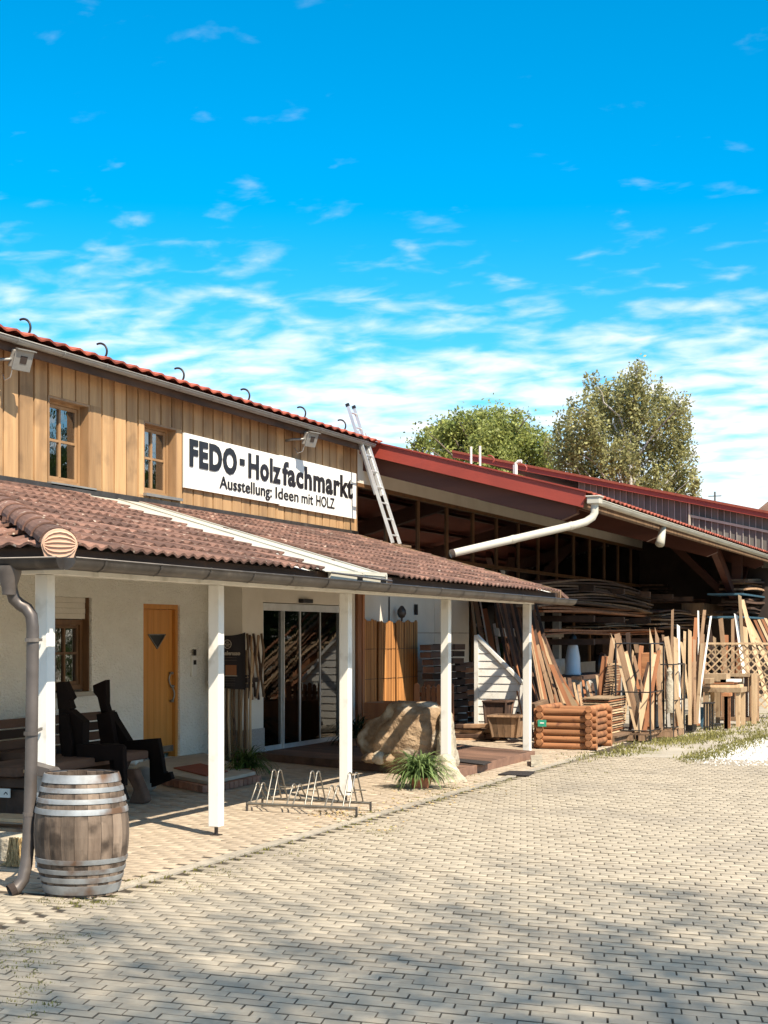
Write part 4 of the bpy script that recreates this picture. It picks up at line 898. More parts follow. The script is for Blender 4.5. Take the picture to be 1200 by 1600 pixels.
# ---- post-mounted ash box with bent tin lid and its grey block
ax = thing('tin_ashtray', 'bent rusty tin tray screwed to the corner post above a grey box', 'ashtray', (-6.12, 8.92, .7))
p0 = at(50, 1196, Y=8.85); p1 = at(90, 1205, Y=8.85)
MB().prism([(p0.x, 8.80, p0.z + .02), (p0.x + .10, 8.80, p0.z + .0), (p1.x - .04, 8.80, p1.z + .02), (p1.x + .02, 8.80, p1.z - .04), (p0.x + .05, 8.80, p1.z - .03)], (0, .12, 0)).build('tin_tray', 'pipe', ax)
q0, q1 = at(58, 1212, Y=8.90), at(74, 1238, Y=8.90); MB().box(q0.x, q1.x, 8.86, 8.93, q1.z, q0.z).build('grey_box', 'concrete', ax, bevel=.004)
# ---- log table with bench at the far left
tb = thing('log_table', 'rustic log table with thick planks at the left edge behind the downpipe', 'table', at(15, 1290, Z=0))
def B(u0, v0, u1, v1, Y, dy, name, m, par, bev=.0):
    a, b = at(u0, v0, Y=Y), at(u1, v1, Y=Y); return MB().box(min(a.x, b.x), max(a.x, b.x), Y, Y + dy, min(a.z, b.z), max(a.z, b.z)).build(name, m, par, bevel=bev)
B(-60, 1172, 43, 1190, 12.6, .5, 'plank', 'dplank', tb, .01); B(-60, 1192, 42, 1198, 12.0, .28, 'plank', 'redplank', tb, .006); B(-60, 1199, 42, 1208, 11.7, .28, 'plank', 'pine', tb, .006)
B(-60, 1212, 40, 1232, 11.72, .9, 'crossbeam', 'dplank', tb, .01); B(8, 1233, 38, 1290, 11.75, .30, 'leg', 'dplank', tb, .02); B(-60, 1234, -30, 1290, 11.75, .30, 'leg', 'dplank', tb, .02)
a, b = at(-14, 1233, Y=11.6), at(6, 1248, Y=11.6); tag(MB().box(a.x, b.x, 11.68, 11.70, b.z, a.z).build('paper_tag', 'signw'), 'small white paper tag with a black mark hanging under the log table', 'tag')
c_ = at(1, 1241, Y=11.6); 
tagm = MB().beam((c_.x - .02, 11.676, c_.z - .01), (c_.x, 11.676, c_.z + .012), .008, .002, up=(0, 1, 0)).beam((c_.x, 11.676, c_.z + .012), (c_.x + .02, 11.676, c_.z - .01), .008, .002, up=(0, 1, 0))
tagm.build('printed_mark', 'signb', bpy.data.objects['paper_tag'])
lb = thing('low_bench', 'low pale plank bench resting on stones in front of the log table', 'bench', at(15, 1320, Z=0))
B(-60, 1275, 36, 1286, 10.3, .30, 'seat', 'pine', lb, .006); B(-60, 1290, 34, 1302, 10.35, .25, 'plank', 'plank', lb, .006)
sb = B(-60, 1306, 14, 1378, 9.6, .35, 'stone_block', 'pstone', None, .015); tag(sb, 'pale cut stone block lying at the left edge behind the downpipe', 'stone')
brm = thing('straw_broom', 'bundle of dry straw leaning against the pale stone block by the downpipe', 'broom', at(25, 1380, Z=0))
V = []; Fc = []
for k in range(260):
    t = rs.rand(); a = at(14 + 22 * rs.rand(), 1308 + 6 * rs.rand(), Y=9.5 - .1 * rs.rand()); b = at(-2 + 34 * rs.rand() ** .8, 1380 + 8 * rs.rand(), Y=9.42 - .12 * rs.rand()); n = len(V)
    m_ = (a + b) / 2 + Vector((rs.uniform(-.02, .03), 0, 0)); w = .0025
    V += [(a.x - w, a.y, a.z), (a.x + w, a.y, a.z), (m_.x + w, m_.y, m_.z), (m_.x - w, m_.y, m_.z), (b.x + w, b.y, max(.01, b.z)), (b.x - w, b.y, max(.01, b.z))]; Fc += [(n, n + 1, n + 2, n + 3), (n + 3, n + 2, n + 4, n + 5)]
raw('straw', V, Fc, 'straw', brm)
# ---- bench with the two seated cut-out figures
LB = thing('slab_bench', 'dark half-log bench with slatted back under the shuttered window', 'bench', (-8.6, 13.2, 0))
MB().box(-8.95, -8.35, 11.6, 13.9, .40, .49).build('seat', 'dplank', LB, bevel=.02)
for k in range(4): MB().box(-9.32 - .02 * k, -9.28 - .02 * k, 12.2, 14.75, .44 + k * .105, .53 + k * .105).build('back_slat', 'dplank', LB, bevel=.005)
for y in (11.9, 13.5): MB().prism([(-8.9, y, 0), (-8.42, y, 0), (-8.5, y, .2), (-8.4, y, .4), (-8.95, y, .4), (-8.82, y, .2)], (0, .14, 0)).build('leg', 'dplank', LB)
MB().box(-9.27, -9.2, 12.3, 12.4, 0, .86).build('back_post', 'dplank', LB)
MB().box(-9.27, -9.2, 14.5, 14.6, 0, .86).build('back_post', 'dplank', LB)
def poly_fig(t, name, pts, Y, th, m='cutout'):
    P = [at(u, v, Y=Y) for u, v in pts]; return MB().prism([(p.x, Y, p.z) for p in P], (0, th, 0)).build(name, m, t, bevel=.006)
fg = thing('seated_cutout_figure', 'blackened timber cut-out of a seated figure with pointed nose, nearer the downpipe', 'sculpture', (-8.75, 12.9, 0), 'seated timber cut-outs on the bench')
poly_fig(fg, 'head', [(87, 1067), (100, 1065), (112, 1090), (107, 1095), (111, 1106), (107, 1110), (90, 1108)], 12.93, .10)
poly_fig(fg, 'torso', [(91, 1107), (109, 1109), (130, 1127.5), (129, 1166), (131, 1200), (100, 1212), (92, 1150)], 12.92, .12)
poly_fig(fg, 'leg', [(118, 1163), (188, 1163.5), (192, 1167), (194, 1228), (180, 1228), (177, 1188), (140, 1192), (122, 1205)], 12.88, .07)
poly_fig(fg, 'leg', [(118, 1163), (182, 1162), (187, 1167), (188, 1224), (175, 1226), (170, 1188), (140, 1192), (122, 1205)], 13.0, .06)
poly_fig(fg, 'arm', [(93, 1115), (104, 1116), (112, 1160), (110, 1196), (101, 1200)], 12.86, .05)
fg2 = thing('seated_cutout_figure', 'blackened timber cut-out of a seated figure, leg stretched out, nearer the oak door', 'sculpture', (-8.7, 14.0, 0), 'seated timber cut-outs on the bench')
poly_fig(fg2, 'head', [(144.6, 1071), (165, 1062), (165.4, 1100), (169, 1112), (158, 1116), (152, 1090), (145.6, 1082)], 14.0, .09)
poly_fig(fg2, 'torso', [(158, 1108), (171.7, 1113), (199, 1157), (205, 1168), (180, 1176), (166, 1164), (156, 1130)], 14.0, .12)
poly_fig(fg2, 'arm', [(150, 1116), (171, 1112), (180, 1165), (157, 1163)], 13.92, .08)
poly_fig(fg2, 'arm', [(171.7, 1113), (178, 1112), (198.7, 1158), (193, 1160)], 14.24, .06)
poly_fig(fg2, 'leg', [(176, 1162), (198, 1157.5), (246.7, 1153.5), (252, 1182), (256, 1209), (265, 1206), (268.5, 1217), (236, 1230.6), (236.5, 1186), (232, 1176), (226, 1172), (215, 1174), (205, 1182), (197, 1192), (180, 1196)], 13.98, .07)
poly_fig(fg2, 'leg', [(182, 1163), (198, 1158.5), (242, 1155), (248, 1184), (250, 1206), (258, 1205), (261, 1213), (234, 1224), (233, 1187), (226, 1176), (210, 1177), (197, 1190)], 14.12, .06)

def blob(name, label, cat, c, r, m, seed=0, sub=4, amp=.18, kind=None, parent=None, freq=1.6):
    import bmesh
    bm = bmesh.new(); bmesh.ops.create_icosphere(bm, subdivisions=sub, radius=1); mb = MB()
    vs = []
    for v in bm.verts:
        n = v.co.copy(); k = 1 + amp * noise.noise(n * freq + Vector((seed * 3.1, seed, 0))) + amp * .35 * noise.noise(n * freq * 3 + Vector((seed, 5, 0)))
        vs.append((c[0] + n.x * r[0] * k, c[1] + n.y * r[1] * k, max(c[2] + n.z * r[2] * k, .0)))
    mb.add(vs, [tuple(v.index for v in f.verts) for f in bm.faces]); bm.free()
    o = mb.build(name, m, parent, smooth=True)
    if cat: tag(o, label, cat)
    return o
p = at(225, 1217, Y=14.3); blob('round_stone', 'smooth grey stone lying under the outstretched cut-out leg', 'stone', (p.x, p.y, .14), (.16, .14, .14), 'concrete', 3, 3, .1)
p = at(205, 1190, Y=14.9); blob('garden_figurine', 'small pale figurine lying on the bench step under the raised knee', 'figurine', (p.x, p.y, p.z), (.09, .06, .045), 'white', 5, 3, .35)
p = at(213, 1236, Y=13.3); tag(MB().prism([(p.x - .16, 13.3, .34), (p.x - .02, 13.3, .34), (p.x + .12, 13.3, .04), (p.x + .08, 13.3, .0), (p.x - .10, 13.3, .0), (p.x - .04, 13.3, .14)], (0, .12, 0)).build('carved_foot', 'dplank', None, bevel=.02), 'curved dark timber block standing on the pavers right of the barrel', 'timber block')
# ---- door step with brick edging, mat
st = thing('door_step', 'pale stone step edged with bricks in front of the oak door', 'step', (-9.0, 15.6, 0))
SP = [(-7.97, 14.50), (-8.05, 15.75), (-9.98, 18.0), (-9.98, 15.9)]
MB().prism([(x, y, .085) for x, y in SP], (0, 0, .04)).build('stone_slab', 'slab', st, bevel=.006)
MB().prism([(x * .998 - .01, y, 0) for x, y in SP], (0, 0, .084)).build('base', 'plank', st)
for (a, b) in ((SP[0], SP[1]), (SP[3], SP[0])):
    a, b = Vector((*a, 0)), Vector((*b, 0)); L = (b - a).length; n = max(2, int(L / .12)); d = (b - a) / L; out = Vector((d.y, -d.x, 0))
    for k in range(n):
        q = a + d * ((k + .5) * L / n) + out * .035; MB().beam(q - d * (.052), q + d * .052, .07, .075).build('brick', 'brick', st, loc=None)
        o = st.children[-1] if False else None
for o in [o for o in bpy.data.objects if o.parent == st and o.name.startswith('brick')]: o.location.z += .045
SM = [(-8.25, 14.95), (-8.3, 15.55), (-9.1, 16.35), (-9.1, 15.7)]
tag(MB().prism([(x, y, .127) for x, y in SM], (0, 0, .014)).build('door_mat', 'redmat'), 'red door mat lying on the stone step below the oak door', 'mat')
# ---- grassy plants
def spray(name, label, cat, c, n, L, m, group=None, rise=(.25, .6), w=.011, pot=None, jit=.05):
    t = thing(name, label, cat, (c[0], c[1], c[2]), group); V = []; Fc = []
    for k in range(n):
        a = rs.uniform(0, 2 * math.pi); l = L * rs.uniform(.55, 1.1); h = rs.uniform(*rise) * l / L; el = R(rs.uniform(25, 88)); a1 = a + rs.normal(0, .3)
        bx, by = c[0] + rs.normal(0, jit), c[1] + rs.normal(0, jit); n0 = len(V); S = 6; x = 0; z = c[2]; ang = el; ww = w * rs.uniform(.7, 1.3)
        for i in range(S + 1):
            q = i / S; wd = ww * (1 - q ** 2.2) + .001; px_, py_ = bx + x * math.cos(a1), by + x * math.sin(a1)
            V += [(px_ - wd * math.sin(a1), py_ + wd * math.cos(a1), z), (px_ + wd * math.sin(a1), py_ - wd * math.cos(a1), z)]
            x += l / S * math.cos(ang); z += l / S * math.sin(ang); ang -= R(rs.uniform(14, 26))
            z = max(z, .015)
        Fc += [(n0 + 2 * i, n0 + 2 * i + 1, n0 + 2 * i + 3, n0 + 2 * i + 2) for i in range(S)]
    raw('foliage', V, Fc, m, t)
    if pot: MB().lathe([(0, pot[2]), (pot[0] * .72, pot[2]), (pot[0], pot[2] + pot[1] * .85), (pot[0] * 1.1, pot[2] + pot[1] * .85), (pot[0] * 1.1, pot[2] + pot[1]), (pot[0] * .9, pot[2] + pot[1]), (0, pot[2] + pot[1] * .9)], (c[0], c[1], 0), 20).build('pot', 'terra', t, smooth='auto')
    return t
p = at(657, 1231, Z=0); spray('spider_plant', 'bushy striped spider plant in a low terracotta bowl beside the boulder', 'plant', (p.x, p.y, .12), 380, .50, 'leafV', pot=(.13, .12, 0), w=.012)
p = at(348, 1222, Z=0); spray('grass_plant', 'green arching grass plant behind the second post on the door step edge', 'plant', (-8.35, 16.1, .12), 170, .50, 'leafG', pot=(.12, .13, 0))
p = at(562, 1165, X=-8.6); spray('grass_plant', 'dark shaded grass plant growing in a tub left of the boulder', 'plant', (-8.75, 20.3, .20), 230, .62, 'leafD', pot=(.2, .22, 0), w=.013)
# ---- bike rack
bk = thing('bike_rack', 'low galvanised bicycle rack with alternating high and low hoops in front of the third post', 'bike rack', (-6.3, 13.3, 0))
f0, f1 = at(386, 1250, Y=13.15), at(557, 1264, Y=13.15); r0, r1 = at(410, 1243.5, Y=13.62), at(579, 1257, Y=13.62)
fz, rz2 = .075, .075
f0.z = f1.z = fz; r0.z = r1.z = rz2
MB().tube([f0, f1], .014, 8).build('front_bar', 'steel', bk); MB().tube([r0, r1], .014, 8).build('rear_bar', 'steel', bk)
for q in (f0, f1, r0, r1): MB().tube([q + Vector((0, 0, .015)), (q.x, q.y, 0)], .012, 8).build('foot', 'dzinc', bk)
seq = [(399, .18), (408, .18), (426, .31), (436, .31), (459, .18), (469, .18), (489, .31), (499, .31), (521, .18), (531, .18), (550, .31), (560, .31)]
for u, h in seq:
    t = (u - 386 - 8) / 178; a = f0.lerp(f1, max(0, min(1, t))); b = r0.lerp(r1, max(0, min(1, t))); m_ = (a + b) / 2; r = .042
    pts = [a] + [Vector((m_.x, m_.y - r * math.cos(math.pi * k / 8), a.z + h - r + r * math.sin(math.pi * k / 8))) for k in range(9)] + [Vector((b.x, b.y - .0, b.z + .01))]
    o = MB().tube(pts, .0075, 8, cap=False); o.build('hoop', 'steel', bk, smooth=True)
for u in (431, 494, 555):
    t = (u - 386 - 8) / 178; a = f0.lerp(f1, t); MB().tube([Vector((a.x - .055, a.y + .12, .21)), Vector((a.x + .055, a.y + .12, .21))], .007, 6).tube([Vector((a.x - .055, a.y + .35, .21)), Vector((a.x + .055, a.y + .35, .21))], .007, 6).build('cross_tie', 'steel', bk)
# ---- hanging banner with bundle of poles behind it
bn = thing('cloth_banner', 'black hanging banner with round emblem and pale lettering beside the glass door', 'banner', (-9.4, 17.9, 0))
BY = 17.95
def bp(u, v): return at(u, v, Y=BY)
c0, c1, c2_, c3 = bp(335, 990), bp(383, 988), bp(383, 1078), bp(335, 1074)
V = []; nx, nz_ = 12, 6
for i in range(nx + 1):
    for j in range(nz_ + 1):
        s, t = i / nx, j / nz_; a = c0.lerp(c1, s); b = c3.lerp(c2_, s); q = a.lerp(b, t); V.append((q.x, BY + .015 * math.sin(s * 9), q.z - .035 * math.sin(s * math.pi) * (1 - t)))
cl_ = MB().add(V, [(i * (nz_ + 1) + j, (i + 1) * (nz_ + 1) + j, (i + 1) * (nz_ + 1) + j + 1, i * (nz_ + 1) + j + 1) for i in range(nx) for j in range(nz_)]).build('cloth', 'banner', bn, smooth=True)
def bq(u0, v0, u1, v1, nm, m, dy=.03):
    a, b = bp(u0, v0), bp(u1, v1); return MB().box(a.x, b.x, BY - dy, BY - dy + .004, b.z, a.z).build(nm, m, cl_)
e = bp(357, 1006.5); 
MB().tube([(e.x + .056 * math.cos(t / 16 * 6.2832), BY - .03, e.z + .056 * math.sin(t / 16 * 6.2832)) for t in range(17)], .005, 5, cap=False).box(e.x - .042, e.x + .042, BY - .032, BY - .028, e.z - .004, e.z + .006).box(e.x - .026, e.x + .026, BY - .032, BY - .028, e.z - .028, e.z - .018).box(e.x - .018, e.x + .018, BY - .032, BY - .028, e.z + .022, e.z + .032).build('emblem', 'print_', cl_)
def text_xz(txt, u0, u1, v, h, Y, m, par, heavy=.01):
    a, b = at(u0, v, Y=Y), at(u1, v, Y=Y); mb = text_mesh(txt, 0, 1, 0, h, 0, heavy)
    mb.v = [(a.x + (b.x - a.x) * p[1], Y - p[0], a.z + p[2]) for p in mb.v]; return mb.build('lettering', m, par)
text_xz('anlerasso', 348, 375, 1023.5, .055, BY - .034, 'print_', cl_, .03)
for v in (1027, 1031): bq(348, v, 371, v + .9, 'print_line', 'pipe')
bq(354, 1039, 371, 1055, 'picture', 'redplank'); bq(353, 1055.2, 372, 1056.5, 'print_line', 'print_')
for v in (1060, 1063, 1068, 1071): bq(349, v, 369, v + .8, 'print_line', 'pipe')
pb = thing('pole_bundle', 'bundle of slim debarked poles standing upright below the black banner', 'poles', (-9.3, 18.05, 0))
for k in range(12):
    u = 341 + k * 4.6 + rs.uniform(-.6, .6); a = at(u + rs.uniform(-2, 2), 1045, Y=18.10 + .05 * (k % 2)); b = at(u, 1180, Y=18.06 + .05 * (k % 2))
    MB().tube([(b.x, b.y, .02), ((a.x + b.x) / 2 + rs.uniform(-.01, .01), b.y, (a.z) / 2), (a.x, a.y, a.z + .25)], .016 + .006 * rs.rand(), 7, r1=.012).build('pole', 'pine' if k % 3 else 'plank', pb, smooth=True)
sh_ = thing('twisted_slats', 'dark wavy branches hung in a bunch on the pale pier left of the glass door', 'branches', (-9.42, 18.55, 1.0))
for k in range(7):
    u = 386 + k * 4.0; y0 = at(u, X=-9.42).y; pts = []
    for j in range(10):
        v = 990 + (k % 3) * 2 + j * 11; z = at(u, v, X=-9.42).z; pts.append((-9.42 - .012 * (k % 2), y0 + .035 * math.sin(j * 1.0 + k * 1.9), z))
    MB().tube(pts, .017, 6).build('branch', 'dplank' if k % 2 else 'plank', sh_, smooth=True)
a = at(384, 1063, X=-9.36); MB().box(-9.45, -9.34, a.y, a.y + .32, a.z - .03, a.z + .03).box(-9.44, -9.35, a.y - .02, a.y + .2, a.z - .10, a.z - .05).box(-9.40, -9.36, a.y + .02, a.y + .15, a.z + .04, a.z + .07).build('tie', 'dark_in', sh_)
# ---- decking in front of the glass door, mats
dkt = thing('wooden_deck', 'low red brown timber deck in front of the glass door reaching out past the boulder', 'deck', (-7.8, 18.6, 0))
DPt = [(-6.1, 16.98), (-6.1, 20.25), (-9.44, 21.9), (-9.44, 18.55)]
def dxy(s, t):                                # s along the skewed front edge, t along +Y
    a = Vector((DPt[0][0], DPt[0][1], 0)).lerp(Vector((DPt[3][0], DPt[3][1], 0)), s); b = Vector((DPt[1][0], DPt[1][1], 0)).lerp(Vector((DPt[2][0], DPt[2][1], 0)), s); return a.lerp(b, t)
NP = 24
for k in range(NP):
    t0, t1 = k / NP + .0012, (k + 1) / NP - .0012
    q = [dxy(0, t0), dxy(1, t0), dxy(1, t1), dxy(0, t1)]; MB().prism([(p.x, p.y, .075) for p in q], (0, 0, .028)).build('plank', 'deck', dkt)
for s in (0.004, .5, .985):
    a, b = dxy(s, .005), dxy(s, .99); MB().beam((a.x, a.y, .035), (b.x, b.y, .035), .05, .07).build('joist', 'dplank', dkt)
a, b = dxy(.0, -.004), dxy(1, -.004); MB().beam((a.x, a.y, .052), (b.x, b.y, .052), .03, .10).build('edge_board', 'dplank', dkt)
a, b = dxy(-.006, 0), dxy(-.006, 1); MB().beam((a.x, a.y, .052), (b.x, b.y, .052), .03, .10).build('edge_board', 'deck', dkt)
def flat(name, label, cat, pix, z, th, m):
    P = [at(u, v, Z=z) for u, v in pix]; return tag(MB().prism([(p.x, p.y, z) for p in P], (0, 0, -th)).build(name, m), label, cat)
flat('door_mat', 'black mat lying on the timber deck right of the boulder', 'mat', ((705, 1184), (768, 1190), (755, 1194.5), (711, 1189)), .118, .012, 'mat_')
flat('door_mat', 'flat black mat lying on the paving just outside the deck corner', 'mat', ((796, 1204), (836, 1205), (826, 1211.5), (778, 1209.5)), .016, .012, 'mat_')
flat('stone_block', 'small square stone block at the foot of the rightmost verandah post', 'stone', ((829, 1180), (846, 1179), (848, 1186), (830, 1187)), .09, .09, 'pstone')
# ---- boulder built from horizontal sections
def rock(name, label, prof, Y, dep, m, seed, amp=.05, grp=None):
    mb = MB(); n = 64; V = []; rows_ = []
    P = [(at(ul, v, Y=Y), at(ur, v, Y=Y)) for v, ul, ur in prof]; zs = [p[0].z for p in P]; N = 52
    for i in range(N + 1):
        z = zs[-1] + (zs[0] - zs[-1]) * i / N
        xl = np.interp(z, zs[::-1], [p[0].x for p in P][::-1]); xr = np.interp(z, zs[::-1], [p[1].x for p in P][::-1]); cx = (xl + xr) / 2; rx = (xr - xl) / 2
        f = dep * min(1, rx / max(abs(P[len(P) // 2][1].x - P[len(P) // 2][0].x) / 2, .01)) ** .7
        for k in range(n):
            a = 2 * math.pi * k / n; ca, sa = math.cos(a), math.sin(a); ca = math.copysign(abs(ca) ** .85, ca); sa = math.copysign(abs(sa) ** .85, sa)
            q = Vector((cx + rx * ca, Y + f * sa, z)); w = noise.noise(q * 2.4 + Vector((seed, 0, 0))) * amp * 2 + noise.noise(q * 7 + Vector((0, seed, 0))) * amp + noise.noise(q * 18) * amp * .45 + (noise.voronoi(q * 3.2 + Vector((seed, 1, 2)))[0][0] - .35) * amp * 2.2 + noise.noise(q * 45) * amp * .2
            V.append((q.x + ca * w, q.y + sa * w, max(0, q.z + w * .5)))
    fs = [(i * n + k, i * n + (k + 1) % n, (i + 1) * n + (k + 1) % n, (i + 1) * n + k) for i in range(N) for k in range(n)] + [tuple(range(n))[::-1], tuple(N * n + k for k in range(n))]
    mb.add(V, fs); o = mb.build(name, m, None, smooth=True); return tag(o, label, 'boulder')
rock('boulder', 'big brown leaning boulder standing on the deck behind the spider plant', [(1094, 622, 636), (1099, 612, 672), (1108, 604, 690), (1120, 597, 700), (1135, 580, 703), (1148, 568, 703), (1160, 565, 700), (1172, 568, 695), (1182, 576, 690), (1192, 588, 682), (1200, 608, 676), (1206, 622, 668)], 17.7, .40, 'stone', 3, .035)
rock('pale_upright_stone', 'pale upright limestone standing right behind the fourth post from the left', [(1112, 692, 700), (1125, 690, 704), (1150, 688, 708), (1175, 688, 710), (1195, 688, 712), (1212, 688, 712)], 17.5, .16, 'pstone', 8, .02)
rock('pale_foot_stone', 'low pale spreading stone at the foot of the fourth post beside the spider plant', [(1180, 688, 702), (1188, 683, 708), (1198, 678, 713), (1210, 672, 719), (1221, 668, 726), (1229, 666, 728)], 16.75, .16, 'pstone', 12, .03)
for i, (u, v, r, lab) in enumerate(((577, 1190, .08, 'brownish stone wedged under the left end of the big boulder'), (592, 1197, .085, 'white stone lying under the left end of the big boulder'), (607, 1201, .07, 'small grey stone between white stone and spider plant'), (585, 1198, .05, 'smallest white pebble under the big boulder'))):
    p = at(u, v, Y=17.3); blob('prop_stone', lab, 'stone', (p.x, 17.3, .19), (r * 1.1, r, r * .9), 'pstone' if i % 2 else 'stone', 10 + i, 3, .3)
# ---- reed screens
for i, (u0, u1, x, lab) in enumerate(((564, 592, -9.90, 'leftmost reed screen standing against the pale wall, dark with wires'), (591, 622, -9.86, 'middle reed screen with its sunlit slanting streak'), (620, 652, -9.82, 'rightmost reed screen against the pale wall'))):
    y0, y1 = span(u0, u1, x); sc_ = thing('reed_screen', lab, 'reed screen', (x, y0, 0), 'reed screens against the wall'); n = int((y1 - y0) / .022); H = [1.93, 1.90, 1.92][i]
    for k in range(n):
        y = y0 + (k + .5) * (y1 - y0) / n; MB().tube([(x + rs.uniform(-.006, .006), y, .1), (x + rs.uniform(-.008, .008), y + rs.uniform(-.008, .008), H + .02 * math.sin(k * .35) + rs.uniform(-.012, .012))], .0115, 5).build('cane', 'reed', sc_)
    for z in (.45, .95, 1.45): MB().box(x + .013, x + .017, y0, y1, z, z + .006).build('wire', 'black', sc_)
y0 = at(622, X=-9.9).y; lm_ = thing('wall_lantern', 'small dark bell-shaped lantern in a thin frame on the pale wall above the reed screens', 'lantern', (-9.95, y0, 2.1))
MB().lathe([(0, 2.20), (.03, 2.19), (.075, 2.12), (.08, 2.06), (.055, 2.0), (.02, 1.98), (.018, 1.93), (0, 1.92)], (-9.88, y0 + .12, 0), 14).build('bell', 'dzinc', lm_, smooth='auto')
MB().box(-10.02, -10.005, y0 - .14, y0 - .12, 1.88, 2.35).box(-10.02, -10.005, y0 - .12, y0 + .30, 1.88, 1.90).build('frame', 'dzinc', lm_)
yk = at(650, X=-10.0).y; tag(MB().box(-10.02, -9.97, yk - .03, yk + .02, 2.05, 2.24).build('wall_hook', 'black'), 'small black wall hook right of the lantern on the pale wall', 'hook')
tr = thing('planter_trough', 'dark red brown timber trough in front of the reed screens behind the boulder', 'trough', (-9.2, 21.7, 0))
a, b = at(568, 1098, Y=21.2), at(640, 1128, Y=21.2); MB().box(a.x, b.x, 21.2, 21.25, .1, a.z).build('side_panel', 'redplank', tr); MB().box(a.x, a.x + .04, 21.26, 21.9, .1, a.z).box(b.x - .04, b.x, 21.26, 21.9, .1, a.z).box(a.x, b.x, 21.9, 21.94, .1, a.z).build('side_panel', 'redplank', tr)
# ---- stacks of split shingles
def shingle_stack(label, u0, u1, v0, v1, X, lean, rows_, m, grp):
    y0, y1 = span(u0, u1, X); z1 = at(u0, v0, X=X).z; t = thing('shingle_stack', label, 'shingle stack', (X, y0, 0), grp)
    for k in range(rows_):
        z = z1 * (k + .5) / rows_; o = lean * (1 - (k + .5) / rows_)
        for s in range(3):
            a = y0 + (y1 - y0) * s / 3 + o; w = (y1 - y0) / 3
            MB().beam((X + rs.uniform(-.02, .04), a + .01, z + rs.uniform(-.01, .01)), (X + rs.uniform(-.02, .04), a + w - .01 + rs.uniform(-.02, .02), z), .20, z1 / rows_ * .78).build('shingle', m, t)
    return t
shingle_stack('tall dark stack of roof shingles seen behind the fourth post', 664, 716, 1006, 1140, -9.4, .25, 12, 'dplank', 'shingle stacks by the wall')
lt = thing('leaning_shingle_bundle', 'narrow reddish bundle of shingles leaning beside the tall dark shingle stack', 'shingle bundle', (-9.3, 27, 0))
for k in range(11):
    t = k / 10; a = at(724 + 20 * t, 1040 + 84 * t, X=-9.4 + .7 * t * 0); MB().beam((-9.45, a.y - .20, a.z), (-9.3, a.y + .22, a.z + .02), .12, .085).build('shingle', 'redplank' if k % 2 else 'dplank', lt)
fw_ = thing('firewood_pile', 'low pile of dark split logs at the foot of the shingle stacks', 'firewood', at(735, 1160, Z=0))
for r_ in range(4):
    for k in range(4 - (r_ > 2)):
        a = at(712 + k * 12 + rs.uniform(-2, 2), 1157 - r_ * 7.5, Y=23.3 + .2 * rs.rand()); b = a + Vector((.42 + .1 * rs.rand(), rs.uniform(-.1, .1), rs.uniform(-.015, .015))); MB().beam(a, b, .11, .07).build('split_log', 'dplank' if (k + r_) % 2 else 'plank', fw_, bevel=.012)
pf = thing('picket_fence_panel', 'short brown picket fence panel between boulder and shingle stack', 'fence', (-8.9, 23.6, 0))
PFY = 22.6
for k, u in enumerate((651, 661, 669, 677, 685, 693, 704)):
    h = 1067 if k in (0, 6) else 1069 + (k % 2) * 2; a, b = at(u, h, Y=PFY), at(u, 1130, Y=PFY); w = .045 if k in (0, 6) else .03
    MB().prism([(a.x - w, PFY, .05), (a.x + w, PFY, .05), (a.x + w, PFY, a.z - .03), (a.x, PFY, a.z), (a.x - w, PFY, a.z - .03)], (0, .03, 0)).build('picket', 'redplank', pf)
a, b = at(648, 1085, Y=PFY), at(706, 1085, Y=PFY); MB().box(a.x, b.x, PFY + .032, PFY + .06, a.z - .03, a.z + .03).build('rail', 'redplank', pf)
MB().box(a.x, b.x, PFY + .032, PFY + .06, .3, .36).build('rail', 'redplank', pf)
# ---- clapboard wedge
wd = thing('clapboard_screen', 'white clapboard screen with steeply sloping top standing behind the tapered planters', 'screen', at(780, 1125, Y=24.4))
WY = 24.4; A = [at(u, v, Y=WY) for u, v in ((748, 997), (813, 1070), (813, 1116), (748, 1116))]; nb = 12; zb, zt_ = .12, A[0].z
for k in range(nb):
    z0 = zb + (zt_ - zb) * k / nb; z1 = zb + (zt_ - zb) * (k + 1) / nb - .006; slp = lambda z: A[1].x if z < A[1].z else A[0].x + (A[1].x - A[0].x) * (A[0].z - z) / (A[0].z - A[1].z)
    xr0, xr1 = slp(z0), slp(z1); MB().prism([(A[0].x, WY - .012, z0), (xr0, WY - .012, z0), (max(xr1, A[0].x + .01), WY, z1), (A[0].x, WY, z1)], (0, .03, 0)).build('clapboard', 'white', wd)
MB().box(A[0].x - .07, A[0].x - .002, WY - .03, WY + .04, 0, zt_ + .05).build('side_post', 'white', wd); MB().box(A[1].x + .002, A[1].x + .05, WY - .03, WY + .04, 0, A[1].z).build('side_post', 'white', wd)
MB().beam((A[0].x - .03, WY, zt_ + .04), (A[1].x + .04, WY, A[1].z + .03), .09, .05, up=(0, 0, 1)).build('sloping_rail', 'white', wd)
